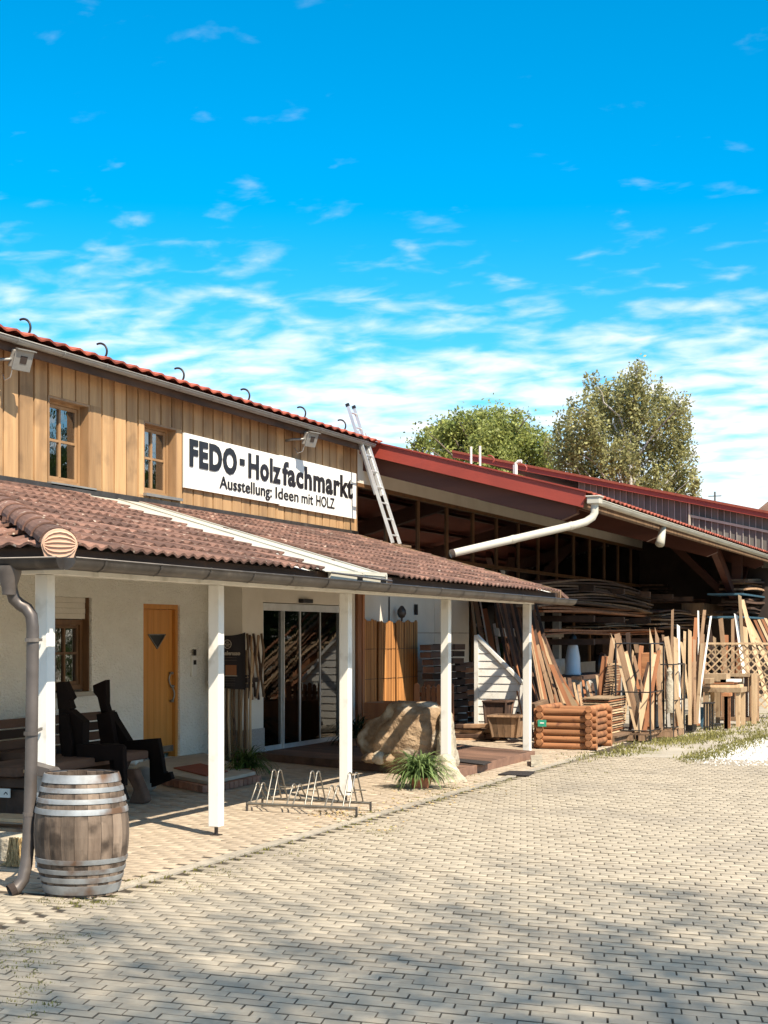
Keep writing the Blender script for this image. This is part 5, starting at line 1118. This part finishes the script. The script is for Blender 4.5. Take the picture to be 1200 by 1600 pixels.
# ---- tapered planters
def planter(label, u0, u1, v0, v1, Y, m):
    a, b = at(u0, v0, Y=Y), at(u1, v1, Y=Y); cx = (a.x + b.x) / 2; w = (b.x - a.x) / 2; zb = max(0, b.z); t = thing('tapered_planter', label, 'planter', (cx, Y + w, zb), 'tapered timber planters')
    k = .78; zt2 = a.z
    for s in range(4):
        M = Matrix.Translation((cx, Y + w, 0)) @ Matrix.Rotation(s * math.pi / 2, 4, 'Z')
        for j in range(4):
            f0, f1 = -1 + j * .5 + .01, -1 + (j + 1) * .5 - .01
            P = [M @ Vector((f0 * w * k, -w * k, zb)), M @ Vector((f1 * w * k, -w * k, zb)), M @ Vector((f1 * w, -w, zt2)), M @ Vector((f0 * w, -w, zt2))]
            MB().prism(P, M.to_3x3() @ Vector((0, .02, 0))).build('board', m, t)
        p = M @ Vector((-w * 1.04, -w * 1.04, zt2 + .012)); q = M @ Vector((w * 1.04, -w * 1.04, zt2 + .012)); MB().beam(p, q, .05, .025).build('rim', m, t)
        p = M @ Vector((-w * k, -w * k, zb)); q = M @ Vector((-w, -w, zt2)); MB().beam(p, q, .035, .035).build('corner_strip', m, t)
planter('darker tapered planter standing behind, against the white clapboard screen', 756, 790, 1097, 1150, 23.6, 'dplank')
planter('brown tapered planter standing in front at the rightmost post', 763, 811, 1120, 1153, 22.9, 'plank')
# ---- log-built raised bed
lp = thing('log_planter_box', 'orange stained raised bed built of interlocking round logs with a small green label', 'raised bed', at(885, 1170, Z=0))
LY = 21.95; a0, b0_ = at(834, 1165, Y=LY).x, at(926, 1165, Y=LY).x; lr = .052; nl = 6; dpt = .95
for k in range(nl):
    z = lr + k * lr * 2 * .96
    for y in (LY + lr, LY + dpt): MB().tube([(a0 - .0, y, z), (b0_ + .05, y, z)], lr, 12).build('log', 'log', lp, smooth='auto')
    for x in (a0 + .1, b0_ - .05): MB().tube([(x, LY - .06, z + lr * .95), (x, LY + dpt + .1, z + lr * .95)], lr * .93, 12).build('log', 'log', lp, smooth='auto')
g_ = at(847, 1130, Y=LY - .07); MB().box(g_.x - .065, g_.x + .065, LY - .074, LY - .068, g_.z - .05, g_.z + .05).build('label_tag', 'green', lp); MB().box(g_.x - .03, g_.x + .03, LY - .078, LY - .0745, g_.z - .005, g_.z + .012).build('label_print', 'signw', lp)
p = at(840, 1103, Y=22.3); tag(MB().beam(p + Vector((-.05, -.1, .0)), p + Vector((.1, .12, .06)), .12, .08).build('offcut_block', 'plank', None, bevel=.01), 'square timber offcut lying on the left corner of the log raised bed', 'offcut')
# ================================================================ THE TIMBER YARD UNDER THE CANOPY
def lean_board(u0, v0, u1, v1, wpx, m, label, grp, Xt=-9.55, Xb=-8.35, th=.03, zb=None, cat='board', name='leaning_board', Yb=None):
    if Yb is None: a = at(u0, v0, X=Xt); b = at(u1, v1, X=Xb)
    else: a = at(u0, v0, Y=Yb + .15); b = at(u1, v1, Y=Yb)
    d = (a - b).normalized(); b2 = b + d * (-(b.z - (zb if zb is not None else .02)) / d.z) if d.z > .2 else b
    dist = (-b.x * SN + b.y * CS); w = wpx * dist / F
    view = Vector((-b.x, -b.y, 0)).normalized(); mb = MB(); side = d.cross(view).normalized(); nn = side.cross(d)
    vs = [p + side * (x * w / 2) + nn * (y * th / 2) for p in (b2, a) for x, y in ((-1, -1), (1, -1), (1, 1), (-1, 1))]
    mb.add(vs, [(0, 1, 2, 3), (7, 6, 5, 4), (0, 4, 5, 1), (1, 5, 6, 2), (2, 6, 7, 3), (3, 7, 4, 0)])
    # local Z should run along the board so that the grain follows it
    L = (a - b2).length; me = bpy.data.meshes.new(name); mb2 = MB().box(-w / 2, w / 2, -th / 2, th / 2, 0, L)
    jag = rs.uniform(-.03, .05); mb2.v[4] = (mb2.v[4][0], mb2.v[4][1], L + jag); mb2.v[6] = (mb2.v[6][0], mb2.v[6][1], L + jag)
    me.from_pydata(mb2.v, [], mb2.f); me.materials.append(G[m]); o = bpy.data.objects.new(name, me); COL.objects.link(o); o.matrix_basis = basis(b2, side, nn, d); WO[o.name] = b2
    return tag(o, label, cat, grp)
gA = 'boards leaning behind the verandah'
for (u0, v0, u1, v1, w, m, lab) in (
    (737, 938, 745, 1010, 4, 'pine', 'pale board leaning at the left end behind the white clapboard screen'),
    (743, 938, 755, 1010, 7, 'plank', 'grey brown board leaning second from the left behind the clapboard screen'),
    (750, 938, 761, 1000, 2.5, 'white', 'thin white lath leaning among the boards behind the clapboard screen'),
    (757, 952, 771, 1020, 8, 'redplank', 'reddish rough board leaning above the slope of the clapboard screen'),
    (772, 975, 781, 1030, 4.5, 'white', 'short pale stake leaning against the slope of the clapboard screen')):
    lean_board(u0, v0, u1, v1, w, m, lab, gA, Xt=-9.9, Xb=-9.4)
for k in range(20):
    u = 773 + k * 2.6; lean_board(u + rs.uniform(-1, 1), 936, u + 30 + rs.uniform(-3, 6), 1075 + rs.uniform(-4, 8), rs.uniform(2.2, 5), ['dplank', 'redplank', 'plank', 'dplank'][k % 4], ORD[k] + ' ' + ['dark', 'reddish', 'grey brown', 'dark'][k % 4] + ' board from the left in the dense row between the last two posts', gA, Xt=-8.75 + .1 * (k % 2), Xb=-7.8 + .12 * (k % 2))
for k in range(18):
    u = 822 + k * 2.0; v0 = 950 + rs.uniform(-10, 30) + max(0, k - 9) * 9; lean_board(u - 3, v0, u + 26 + k * 1.3, 1104, rs.uniform(3.2, 6.5), ['plank', 'pine', 'redplank', 'plank', 'dplank'][k % 5], ORD[k] + ' ' + ['brown', 'pale', 'reddish', 'brown', 'dark'][k % 5] + ' board from the left leaning above the log raised bed', gA, Xt=-7.75 + .07 * (k % 3), Xb=-6.85 + .09 * (k % 3))
for (u0, v0, u1, v1, w, m, lab) in (
    (862, 1040, 890, 1104, 7, 'redplank', 'reddish short board leaning at the right end of the row above the raised bed'),
    (876, 1070, 898, 1104, 11, 'pine', 'wide short pale board leaning at the far right end above the raised bed')):
    lean_board(u0, v0, u1, v1, w, m, lab, gA, Xt=-6.9, Xb=-6.6)
# concrete column and rack with arms
rk = thing('lumber_rack', 'tall lumber rack with concrete uprights and timber arms carrying sawn slabs', 'rack', (-9.2, 34, 0))
for u in (845, 872, 950, 1010, 1062, 1090):
    y = at(u, X=-9.3).y; MB().box(-9.4, -9.25, y - .1, y + .1, 0, 2.35 if u < 880 else 2.95).build('upright', 'concrete' if u < 880 else 'dplank', rk)
for (v, u0, u1) in ((990, 832, 878), (988, 776, 812), (1036, 860, 880)):
    a, b = at(u0, v, X=-9.1), at(u1, v, X=-9.1); MB().beam((-9.1, a.y, a.z), (-9.1, b.y, a.z), .08, .16).build('cross_arm', 'concrete', rk)
for z in (2.10, 2.72, 1.62):
    for y in np.arange(30.5, 52, 2.6): MB().box(-9.4, -7.9, y, y + .12, z - .14, z - .02).build('shelf_arm', 'dplank', rk)
def slab_stack(label, grp, u0, u1, vtop, vbot, X, n, m='dplank', sag=.10, thk=.045, wid=.75):
    y0, y1 = span(u0, u1, X); zt = at((u0 + u1) / 2, vtop, X=X).z; zb = at((u0 + u1) / 2, vbot, X=X).z
    for k in range(n):
        z = zb + (zt - zb) * (k + .5) / n; S = 8; ya, yb = y0 + rs.uniform(-.3, .4), y1 + rs.uniform(-.9, .4); V = []; w = wid * rs.uniform(.7, 1.1); off = rs.uniform(-.08, .08); bend = sag * rs.uniform(.6, 1.3)
        L = yb - ya; x0 = X
        for i in range(S + 1):
            t = i / S; yy = -L / 2 + L * t; zz = -bend * (2 * t - 1) ** 2 + .02 * math.sin(t * 7 + k); e = off + .05 * math.sin(t * 5 + k * 2)
            V += [(-w + e, yy, zz - thk / 2), (e, yy, zz - thk / 2), (e - .01, yy, zz + thk / 2), (-w + e, yy, zz + thk / 2)]
        fs = [(4 * i + j, 4 * i + (j + 1) % 4, 4 * i + 4 + (j + 1) % 4, 4 * i + 4 + j) for i in range(S) for j in range(4)] + [(3, 2, 1, 0), (4 * S, 4 * S + 1, 4 * S + 2, 4 * S + 3)]
        c = Vector((x0, (ya + yb) / 2, z)); mb = MB().add([(p[0] + c.x, p[1] + c.y, p[2] + c.z) for p in V], fs)
        mm = m if not isinstance(m, (list, tuple)) else m[k % len(m)]
        tag(mb.build('sawn_slab', mm, None, loc=c), ORD[n - 1 - k] + ' from the top, ' + label, 'slab', grp)
slab_stack('curved slab in the big stack on the upper rack', 'slabs on the upper rack shelf', 842, 1018, 905, 946, -8.2, 11, ('dplank', 'plank', 'dplank'), sag=.16, thk=.035)
slab_stack('reddish board on the shelf under the big stack', 'boards on the middle rack shelf', 845, 1060, 949, 960, -8.3, 3, 'redplank', sag=.03, thk=.04)
slab_stack('grey board in the small lower rack stack', 'boards on the lower rack shelf', 935, 1040, 966, 980, -8.5, 4, 'plank', sag=.05, thk=.03)
slab_stack('reddish long board on the lowest rack shelf', 'boards on the lowest rack shelf', 862, 1040, 983, 991, -8.3, 3, 'redplank', sag=.02, thk=.03)
slab_stack('dark board in the right rack stack by the poles', 'boards at the right end of the rack', 1030, 1100, 953, 982, -8.0, 7, ('dplank', 'plank'), sag=.04, thk=.035)
slab_stack('dark slab in the stack beneath the far glazing', 'slabs at the back of the rack', 1040, 1085, 912, 945, -9.2, 6, 'dplank', sag=.03, thk=.05)
slab_stack('rough grey slab above the blue sheets at right', 'slabs above the blue sheets', 1163, 1215, 905, 924, -6.6, 5, ('plank', 'dplank'), sag=.05, thk=.05)
slab_stack('dark slab between the blue sheets at right', 'slabs between the blue sheets', 1165, 1215, 935, 960, -6.6, 5, 'dplank', sag=.02, thk=.06)
for v, lab in ((928, 'upper blue sheet laid over boards at the right edge'), (964, 'lower blue sheet under the dark slabs at the right edge')):
    a, b = at(1160, v, X=-6.5), at(1215, v, X=-6.5); tag(MB().box(-7.4, -6.5, a.y, b.y, a.z - .02, a.z + .025).build('blue_sheet', 'blue'), lab, 'sheet')
a, b = at(1100, 948, X=-7.6), at(1130, 962, X=-7.6); tag(MB().box(-8.2, -7.6, a.y, b.y, b.z, a.z + .1).build('crate', 'plank', None, bevel=.01), 'brown box on the rack left of the raking column', 'box')
# ---- milk can, machine bench
mc = thing('enamel_churn', 'white conical churn with dark lid standing on the dark machine bench', 'churn', at(895, 1055, X=-8.4))
c = at(895, 1054, X=-8.4); z0 = c.z; q = .0148
MB().lathe([(0, z0), (11.5 * q, z0), (11.8 * q, z0 + .03), (11 * q, z0 + .06), (10 * q, z0 + .35), (7.2 * q, z0 + .58), (5 * q, z0 + .66)], (c.x, c.y, 0), 20).build('body', 'light', mc, smooth='auto')
MB().lathe([(5.2 * q, z0 + .655), (6 * q, z0 + .70), (5 * q, z0 + .78), (2 * q, z0 + .84), (0, z0 + .85)], (c.x, c.y, 0), 16).build('lid', 'black', mc, smooth='auto')
wb = thing('machine_bench', 'dark workbench with a round machine part below the white churn', 'workbench', at(905, 1130, X=-8.3))
MB().box(-8.7, -7.9, c.y - 1.2, c.y + 2.4, z0 - .07, z0 - .005).build('bench_top', 'dplank', wb)
for yy in (c.y - 1.1, c.y + .6, c.y + 2.3): MB().box(-8.0, -7.93, yy - .04, yy + .04, 0, z0 - .07).build('leg', 'concrete', wb)
e = at(921, 1077, X=-7.9); MB().lathe([(.17, -.04), (.19, 0), (.17, .04), (.09, .04), (.09, -.04), (.17, -.04)], (0, 0, 0), 20)
rg = MB().lathe([(.17, -.04), (.19, 0), (.17, .04), (.09, .04), (.09, -.04), (.17, -.04)], (0, 0, 0), 20); rg.v = [(e.x + p[2], e.y + p[0], e.z + p[1]) for p in rg.v]; rg.build('flywheel', 'concrete', wb, smooth='auto')
e = at(940, 1040, X=-8.6); ty = MB().lathe([(.26, -.08), (.30, 0), (.26, .08), (.17, .06), (.17, -.06), (.26, -.08)], (0, 0, 0), 22); ty.v = [(e.x + p[2], e.y + p[0], e.z + p[1]) for p in ty.v]
tag(ty.build('old_tyre', 'black', None, smooth='auto'), 'dark round tyre on the bench right of the white churn', 'tyre')
# ---- stack of slats on a pallet
sl = thing('slat_stack', 'stack of short sawn slats with stickers on a pallet right of the raised bed', 'slat stack', at(935, 1162, Z=0))
X0, X1 = at(908, 1160, Y=23.4).x, at(951, 1160, Y=23.4).x
for k in range(15):
    z = .14 + k * .039; e = rs.uniform(-.02, .02); MB().box(X0 + e, X1 + e, 23.4 + rs.uniform(-.02, .02), 24.5, z, z + .020).build('slat', ['pine', 'redplank', 'pine'][k % 3], sl)
    if k < 14:
        for x in (X0 + .06, (X0 + X1) / 2, X1 - .08): MB().box(x, x + .03, 23.43, 24.45, z + .0205, z + .0385).build('sticker', 'dplank', sl)
MB().box(X0 - .05, X1 + .15, 23.35, 24.6, .10, .13).box(X0, X0 + .1, 23.35, 24.5, 0, .10).box(X1, X1 + .1, 23.35, 24.5, 0, .10).build('pallet', 'plank', sl)
def ladderish(label, u0, v0, u1, v1, wpx, Y):
    t = thing('stickered_boards', label, 'board stack', at(u1, v1, Y=Y)); a, b = at(u0, v0, Y=Y), at(u1, v1, Y=Y); n = 14; w = wpx * Y / F
    for k in range(n):
        p = b.lerp(a, k / n); MB().box(p.x, p.x + w, Y, Y + .5, p.z, p.z + (a.z - b.z) / n * .55).build('board', 'pine' if k % 2 else 'plank', t)
    MB().beam(b + Vector((-.05, 0, -.1)), a + Vector((-.05, 0, .1)), .05, .2, up=(0, 1, 0)).build('board', 'redplank', t)
ladderish('tall stickered board pack with light and dark edges left of the wire cage', 950, 1035, 940, 1092, 12, 24.8)
# ---- wire cage pallets with upright planks
def cage(label, u0, u1, vb, Y, h, dep, planks, grp):
    t = thing('wire_cage', label, 'wire cage', at((u0 + u1) / 2, vb, Y=Y), grp); a, b = at(u0, vb, Y=Y), at(u1, vb, Y=Y); x0, x1 = a.x, b.x; r = .016
    for x in (x0, x1):
        for y in (Y, Y + dep): MB().tube([(x, y, 0), (x, y, h)], r, 6).build('corner_bar', 'black', t)
    for z in (.16, h * .5, h):
        MB().tube([(x0, Y, z), (x1, Y, z)], r * .7, 6).tube([(x0, Y + dep, z), (x1, Y + dep, z)], r * .7, 6).tube([(x0, Y, z), (x0, Y + dep, z)], r * .7, 6).tube([(x1, Y, z), (x1, Y + dep, z)], r * .7, 6).build('rail', 'black', t)
    for k in range(3):
        MB().box(x0 + (x1 - x0) * k / 3, x0 + (x1 - x0) * k / 3 + .10, Y - .02, Y + dep, .0, .09).build('pallet_block', 'plank', t)
    for k in range(5): MB().box(x0, x1, Y - .02 + dep * k / 5, Y - .02 + dep * k / 5 + .11, .092, .115).build('pallet_board', 'plank', t)
    return t
cage('black wire cage on a pallet holding crossed pale planks', 962, 1016, 1160, 24.2, 1.55, 1.0, None, 'wire cages with planks')
cage('second black wire cage behind, holding upright pale slabs', 1024, 1052, 1153, 25.2, 1.2, .9, None, 'wire cages with planks')
gB = 'planks standing in the wire cages'
for i, (u0, v0, u1, v1, w, m, Y, lab) in enumerate((
    (956, 988, 997, 1156, 4, 'pine', 24.3, 'slim pale plank leaning leftmost in the wire cage, its tip pointed'),
    (964, 990, 1003, 1156, 9, 'plank', 24.45, 'wide yellow brown plank leaning left in the wire cage'),
    (977, 1018, 1000, 1110, 7, 'pine', 24.6, 'short pale plank leaning between the two long left planks in the cage'),
    (990, 1025, 1004, 1080, 5, 'plank', 24.7, 'small grey plank leaning in the upper middle of the cage'),
    (1018, 985, 1019, 1156, 6, 'pine', 25.0, 'upright light plank at the right corner of the first cage, cut to a point'),
    (1026, 978, 1030, 1070, 6, 'plank', 25.1, 'tallest split slab with pointed top between the two cages'),
    (1022, 1022, 996, 1150, 8, 'pine', 24.35, 'pale plank leaning right across the cage'),
    (1030, 1015, 1006, 1150, 6, 'redplank', 24.5, 'reddish plank leaning right behind the pale one in the cage'),
    (1014, 1035, 990, 1120, 5, 'dplank', 24.8, 'dark plank leaning right at the back of the cage'),
    (1034, 1010, 1034, 1150, 9, 'pine', 25.3, 'broad waney slab standing upright in the second cage'),
    (1041, 995, 1056, 1085, 8, 'pine', 25.6, 'broad white slab leaning left above the second cage'),
    (1036, 993, 1042, 1040, 4, 'plank', 25.7, 'thin light slab beside the broad white slab'),
    (1056, 998, 1058, 1146, 7, 'pine', 26.0, 'cream squared post standing right of the second cage'),
    (1060, 979, 1061, 1050, 4.5, 'white', 26.2, 'short white post behind the cream squared post'),
    (1051, 952, 1050, 1000, 4, 'plank', 26.6, 'round brown pole rising tallest behind the cages'),
    (1070, 987, 1068, 1120, 4, 'pine', 26.6, 'cream square post, left one of the white pair'),
    (1078, 987, 1078, 1080, 5.5, 'pine', 26.7, 'cream square post, right one of the pale pair'),
    (1085, 1000, 1086, 1100, 4, 'plank', 26.9, 'knotty white branch post right of the pale pair'),
    (1101, 953, 1079, 1150, 5, 'plank', 27.0, 'long grey brown pole leaning right towards the lattice'),
    (1111, 962, 1093, 1090, 3, 'white', 27.0, 'thin white lath leaning right in front of the lattice'),
    (1091, 955, 1092, 1040, 2.5, 'white', 27.3, 'thin white pipe standing left of the leaning pole'),
    (1097, 1005, 1088, 1140, 5, 'pine', 26.9, 'pale plank leaning right beside the long grey brown pole'),
    (1060, 1090, 1062, 1150, 5, 'redplank', 25.9, 'red brown post stub at the foot of the cream post'),
    (1043, 1090, 1046, 1146, 5, 'concrete', 25.4, 'grey slab standing low in the second cage'),
    (1026, 1085, 1027, 1146, 4, 'concrete', 25.25, 'grey perforated profile standing in the second cage'))):
    o = lean_board(u0, v0, u1, v1, w, m, lab, gB, Yb=Y, th=.05, zb=.13, name='standing_plank', cat='plank')
    me = o.data
    if 'point' in lab:
        zt = max(v.co.z for v in me.vertices)
        for v in me.vertices:
            if v.co.z > zt * .9 and v.co.x > 0: v.co.z -= .22
tag(MB().lathe([(0, 0), (.06, .0), (.065, .5), (.03, .62), (.05, .68), (.02, .74), (0, .75)], at(1046, 1085, Y=25.1) - Vector((0, 0, .3)), 12).build('stone_finial', 'pstone', None, smooth='auto'), 'pale turned stone finial among the cages', 'finial')
GD = [('pine', 'pale'), ('plank', 'brown'), ('redplank', 'reddish'), ('plank', 'brown'), ('dplank', 'dark')]
for k in range(20):                                           # the denser jumble behind the cages
    u = 950 + k * 7.6 + rs.uniform(-2, 2); top = 1000 + rs.uniform(-18, 45); m, w_ = GD[k % 5]; Yk = 27.6 + rs.uniform(0, 1.6)
    lean_board(u, top, u + rs.uniform(-16, 22), 1118 + rs.uniform(-6, 6), rs.uniform(3, 7.5), m, ORD[k] + ' ' + w_ + ' plank from the left in the back row behind the wire cages', 'planks in the back row behind the cages', Yb=Yk, th=.04, name='standing_plank', cat='plank')
for k in range(12):
    u = 868 + k * 7.2; m, w_ = GD[(k + 1) % 5]
    lean_board(u, 1056 + rs.uniform(-8, 16), u + rs.uniform(4, 12), 1106, rs.uniform(3, 6), m, ORD[k] + ' ' + w_ + ' stake from the left against the dark bench behind the slat stack', 'stakes against the dark bench', Xt=-7.8, Xb=-7.4, name='leaning_stake', cat='stake')
for k in range(9):
    u = 1088 + k * 9.5; m, w_ = GD[(k + 2) % 5]
    lean_board(u, 975 + rs.uniform(-15, 25), u + rs.uniform(-8, 12), 1060, rs.uniform(4, 8), m, ORD[k] + ' ' + w_ + ' slab from the left seen through the lattice', 'slabs seen through the lattice', Yb=34.0, th=.05, name='leaning_slab', cat='slab')
# ---- stove, stools and table tops near the lattice
bx = tag(MB().box(at(1071, 1145, Y=27).x, at(1082, 1145, Y=27).x, 27, 27.4, 0, .28).build('iron_box', 'black', None, bevel=.01), 'small black iron box on the ground under the white posts', 'box')
def frame_table(label, u0, u1, vt, vb, Y, m, top=.06, dep=.7, legs=.07, name='table', cat='table'):
    a, b = at(u0, vt, Y=Y), at(u1, vb, Y=Y); t = thing(name, label, cat, ((a.x + b.x) / 2, Y, 0)); h = a.z
    MB().box(a.x, b.x, Y, Y + dep, h - top, h).build('top', m, t, bevel=.005)
    for x in (a.x + .03, b.x - .03 - legs):
        for y in (Y + .03, Y + dep - .03 - legs): MB().box(x, x + legs, y, y + legs, 0, h - top).build('leg', m, t)
    return t, a, b, h
t, a, b, h = frame_table('pale pine table in front of the lattice piled with boards', 1098, 1158, 1074, 1130, 28.6, 'pine', top=.09)
for k, (f0, f1, z, m, lab) in enumerate(((0, .95, .0, 'pine', 'lowest pale board lying on the pine table'), (.0, .8, .06, 'redplank', 'thin red board lying on the pine table'), (.02, .6, .09, 'pine', 'thick pale board on top of the pile on the pine table'), (.45, .9, .10, 'signw', 'white board on the right of the pile on the pine table'))):
    tag(MB().box(a.x + (b.x - a.x) * f0, a.x + (b.x - a.x) * f1, 28.65, 29.1, h + z + .002, h + z + (.05 if k != 2 else .16)).build('loose_board', m), lab, 'board', 'boards piled on the pine table')
frame_table('orange brown stool frame standing before the pine table', 1128, 1140, 1083, 1136, 27.8, 'log', dep=.3, name='stool', cat='stool')
frame_table('small black metal stand with shelf in front of the pale planks', 1096, 1112, 1098, 1142, 27.2, 'black', top=.02, dep=.35, legs=.025, name='metal_stand', cat='stand')
a = at(1092, 1105, Y=27.4); tag(MB().prism([(a.x, 27.4, a.z), (a.x + .09, 27.4, a.z), (a.x + .06, 27.4, a.z - .38), (a.x + .02, 27.4, a.z - .30)], (0, .06, 0)).build('blue_cloth', 'blue'), 'bright blue cloth hanging below the grey brown pole', 'cloth')
fr = thing('plank_screen', 'weathered timber frame with vertical planks standing below the lattice', 'frame', at(1165, 1120, Y=29.6))
a, b = at(1118, 1052, Y=29.6), at(1182, 1118, Y=29.6)
MB().box(a.x, b.x, 29.6, 29.68, a.z - .06, a.z).build('top_rail', 'pine', fr); MB().box(a.x, b.x, 29.6, 29.68, .05, .12).build('bottom_rail', 'plank', fr)
for k in range(9): x = a.x + (b.x - a.x) * (k + .1) / 9; MB().box(x, x + .075, 29.69, 29.72, .1, a.z - .02).build('plank', ['dplank', 'plank', 'pine'][k % 3], fr)
for x in (a.x, b.x - .09): MB().box(x, x + .09, 29.58, 29.599, 0, a.z).build('post', 'pine', fr)
# ---- lattice
LTY = 30.6; lt_ = thing('lattice_panel', 'pale diagonal lattice fence with cut-out opening at the right edge', 'lattice', at(1150, 1110, Y=LTY))
a, b = at(1103, 1007, Y=LTY), at(1232, 1055, Y=LTY); x0, x1, z1, z0 = a.x, b.x, a.z, b.z - .02; zl = .25; xc = at(1186, 1055, Y=LTY).x
def clip(p, q, xa, xb, za, zb):
    (px_, pz_), (qx, qz) = p, q; t0, t1 = 0, 1; dx, dz = qx - px_, qz - pz_
    for P_, Q_ in ((-dx, px_ - xa), (dx, xb - px_), (-dz, pz_ - za), (dz, zb - pz_)):
        if P_ == 0:
            if Q_ < 0: return None
        else:
            r = Q_ / P_
            if P_ < 0: t0 = max(t0, r)
            else: t1 = min(t1, r)
    return None if t0 >= t1 else ((px_ + dx * t0, pz_ + dz * t0), (px_ + dx * t1, pz_ + dz * t1))
for (xa, xb, za, zb) in ((x0, x1, z0, z1), (xc, x1, zl, z0 - .001)):
    s = xa - 3; 
    while s < xb + 3:
        for sg, yo in ((1, 0), (-1, .013)):
            c_ = clip((s, za - .01) if sg > 0 else (s, zb + .01), (s + 3, za - .01 + 3) if sg > 0 else (s + 3, zb + .01 - 3), xa, xb, za, zb)
            if c_ and math.dist(*c_) > .06: MB().beam((c_[0][0], LTY + yo, c_[0][1]), (c_[1][0], LTY + yo, c_[1][1]), .012, .028, up=(0, 1, 0) if False else (0, 0, 1)).build('lath', 'pine', lt_)
        s += .155
MB().box(x0, x1, LTY - .03, LTY - .002, z1, z1 + .04).build('rail', 'pine', lt_); MB().box(x0, xc, LTY - .03, LTY - .002, z0 - .04, z0).build('rail', 'pine', lt_)
MB().box(xc - .05, xc - .002, LTY - .03, LTY + .03, 0, z0 - .041).box(x0 - .05, x0 - .002, LTY - .03, LTY + .03, 0, z1 + .04).build('post', 'plank', lt_)
# ---- light slabs leaning behind the lattice
gC = 'pale slabs leaning behind the lattice'
for (u0, v0, u1, v1, w, m, lab) in (
    (1156, 932, 1160, 1005, 5, 'pine', 'split pale slab leaning right against the raking column'),
    (1150, 962, 1156, 1005, 5, 'signw', 'whitish slab leaning behind the lattice, lowest left one'),
    (1160, 938, 1178, 1010, 6, 'pine', 'long pale slab leaning left behind the lattice'),
    (1167, 968, 1190, 1012, 9, 'pine', 'broad pale slab leaning left above the lattice rail'),
    (1180, 970, 1196, 1005, 4, 'redplank', 'narrow reddish lath in the fan of laths at the right edge, leftmost'),
    (1186, 969, 1202, 1003, 4, 'pine', 'narrow pale lath second from left in the fan at the right edge'),
    (1192, 969, 1208, 1003, 4, 'redplank', 'narrow reddish lath third in the fan at the right edge'),
    (1197, 968, 1214, 1003, 4, 'pine', 'narrow pale lath rightmost in the fan at the right edge')):
    lean_board(u0, v0, u1, v1, w, m, lab, gC, Yb=32.5, th=.05, name='leaning_slab', cat='slab')
# small things hung and stood among the timber
for (u, v, w, h, Y, m, nm, lab) in ((1002, 1020, 18, 26, 27.5, 'log', 'cupboard', 'small orange brown cupboard seen between the cage planks'), (1100, 1060, 10, 9, 28.2, 'pine', 'wood_block', 'pale wood block at the left end of the pine table')):
    a, b = at(u, v, Y=Y), at(u + w, v + h, Y=Y); tag(MB().box(a.x, b.x, Y, Y + .4, b.z if nm != 'cupboard' else .0, a.z).build(nm, m, None, bevel=.01), lab, nm.replace('_', ' '))
# ---- fallen leaves near the bike rack
V = []; Fc = []
for (u, v, su, sv, n) in ((520, 1272, 22, 4, 90), (620, 1262, 40, 8, 60), (560, 1290, 50, 8, 40), (720, 1240, 60, 12, 70)):
    for k in range(n):
        p = at(u + rs.normal(0, su), max(1080, v + rs.normal(0, sv)), Z=0); a = rs.uniform(0, 6.28); s = rs.uniform(.008, .022); n0 = len(V)
        V += [(p.x + s * math.cos(a), p.y + s * math.sin(a), .006), (p.x - s * .5 * math.sin(a), p.y + s * .5 * math.cos(a), .014), (p.x - s * math.cos(a), p.y - s * math.sin(a), .008), (p.x + s * .5 * math.sin(a), p.y - s * .5 * math.cos(a), .004)]; Fc.append((n0, n0 + 1, n0 + 2, n0 + 3))
tag(raw('fallen_leaves', V, Fc, 'straw', None, 'stuff'), 'dry brown leaves scattered round the bike rack and boulder', 'leaves')
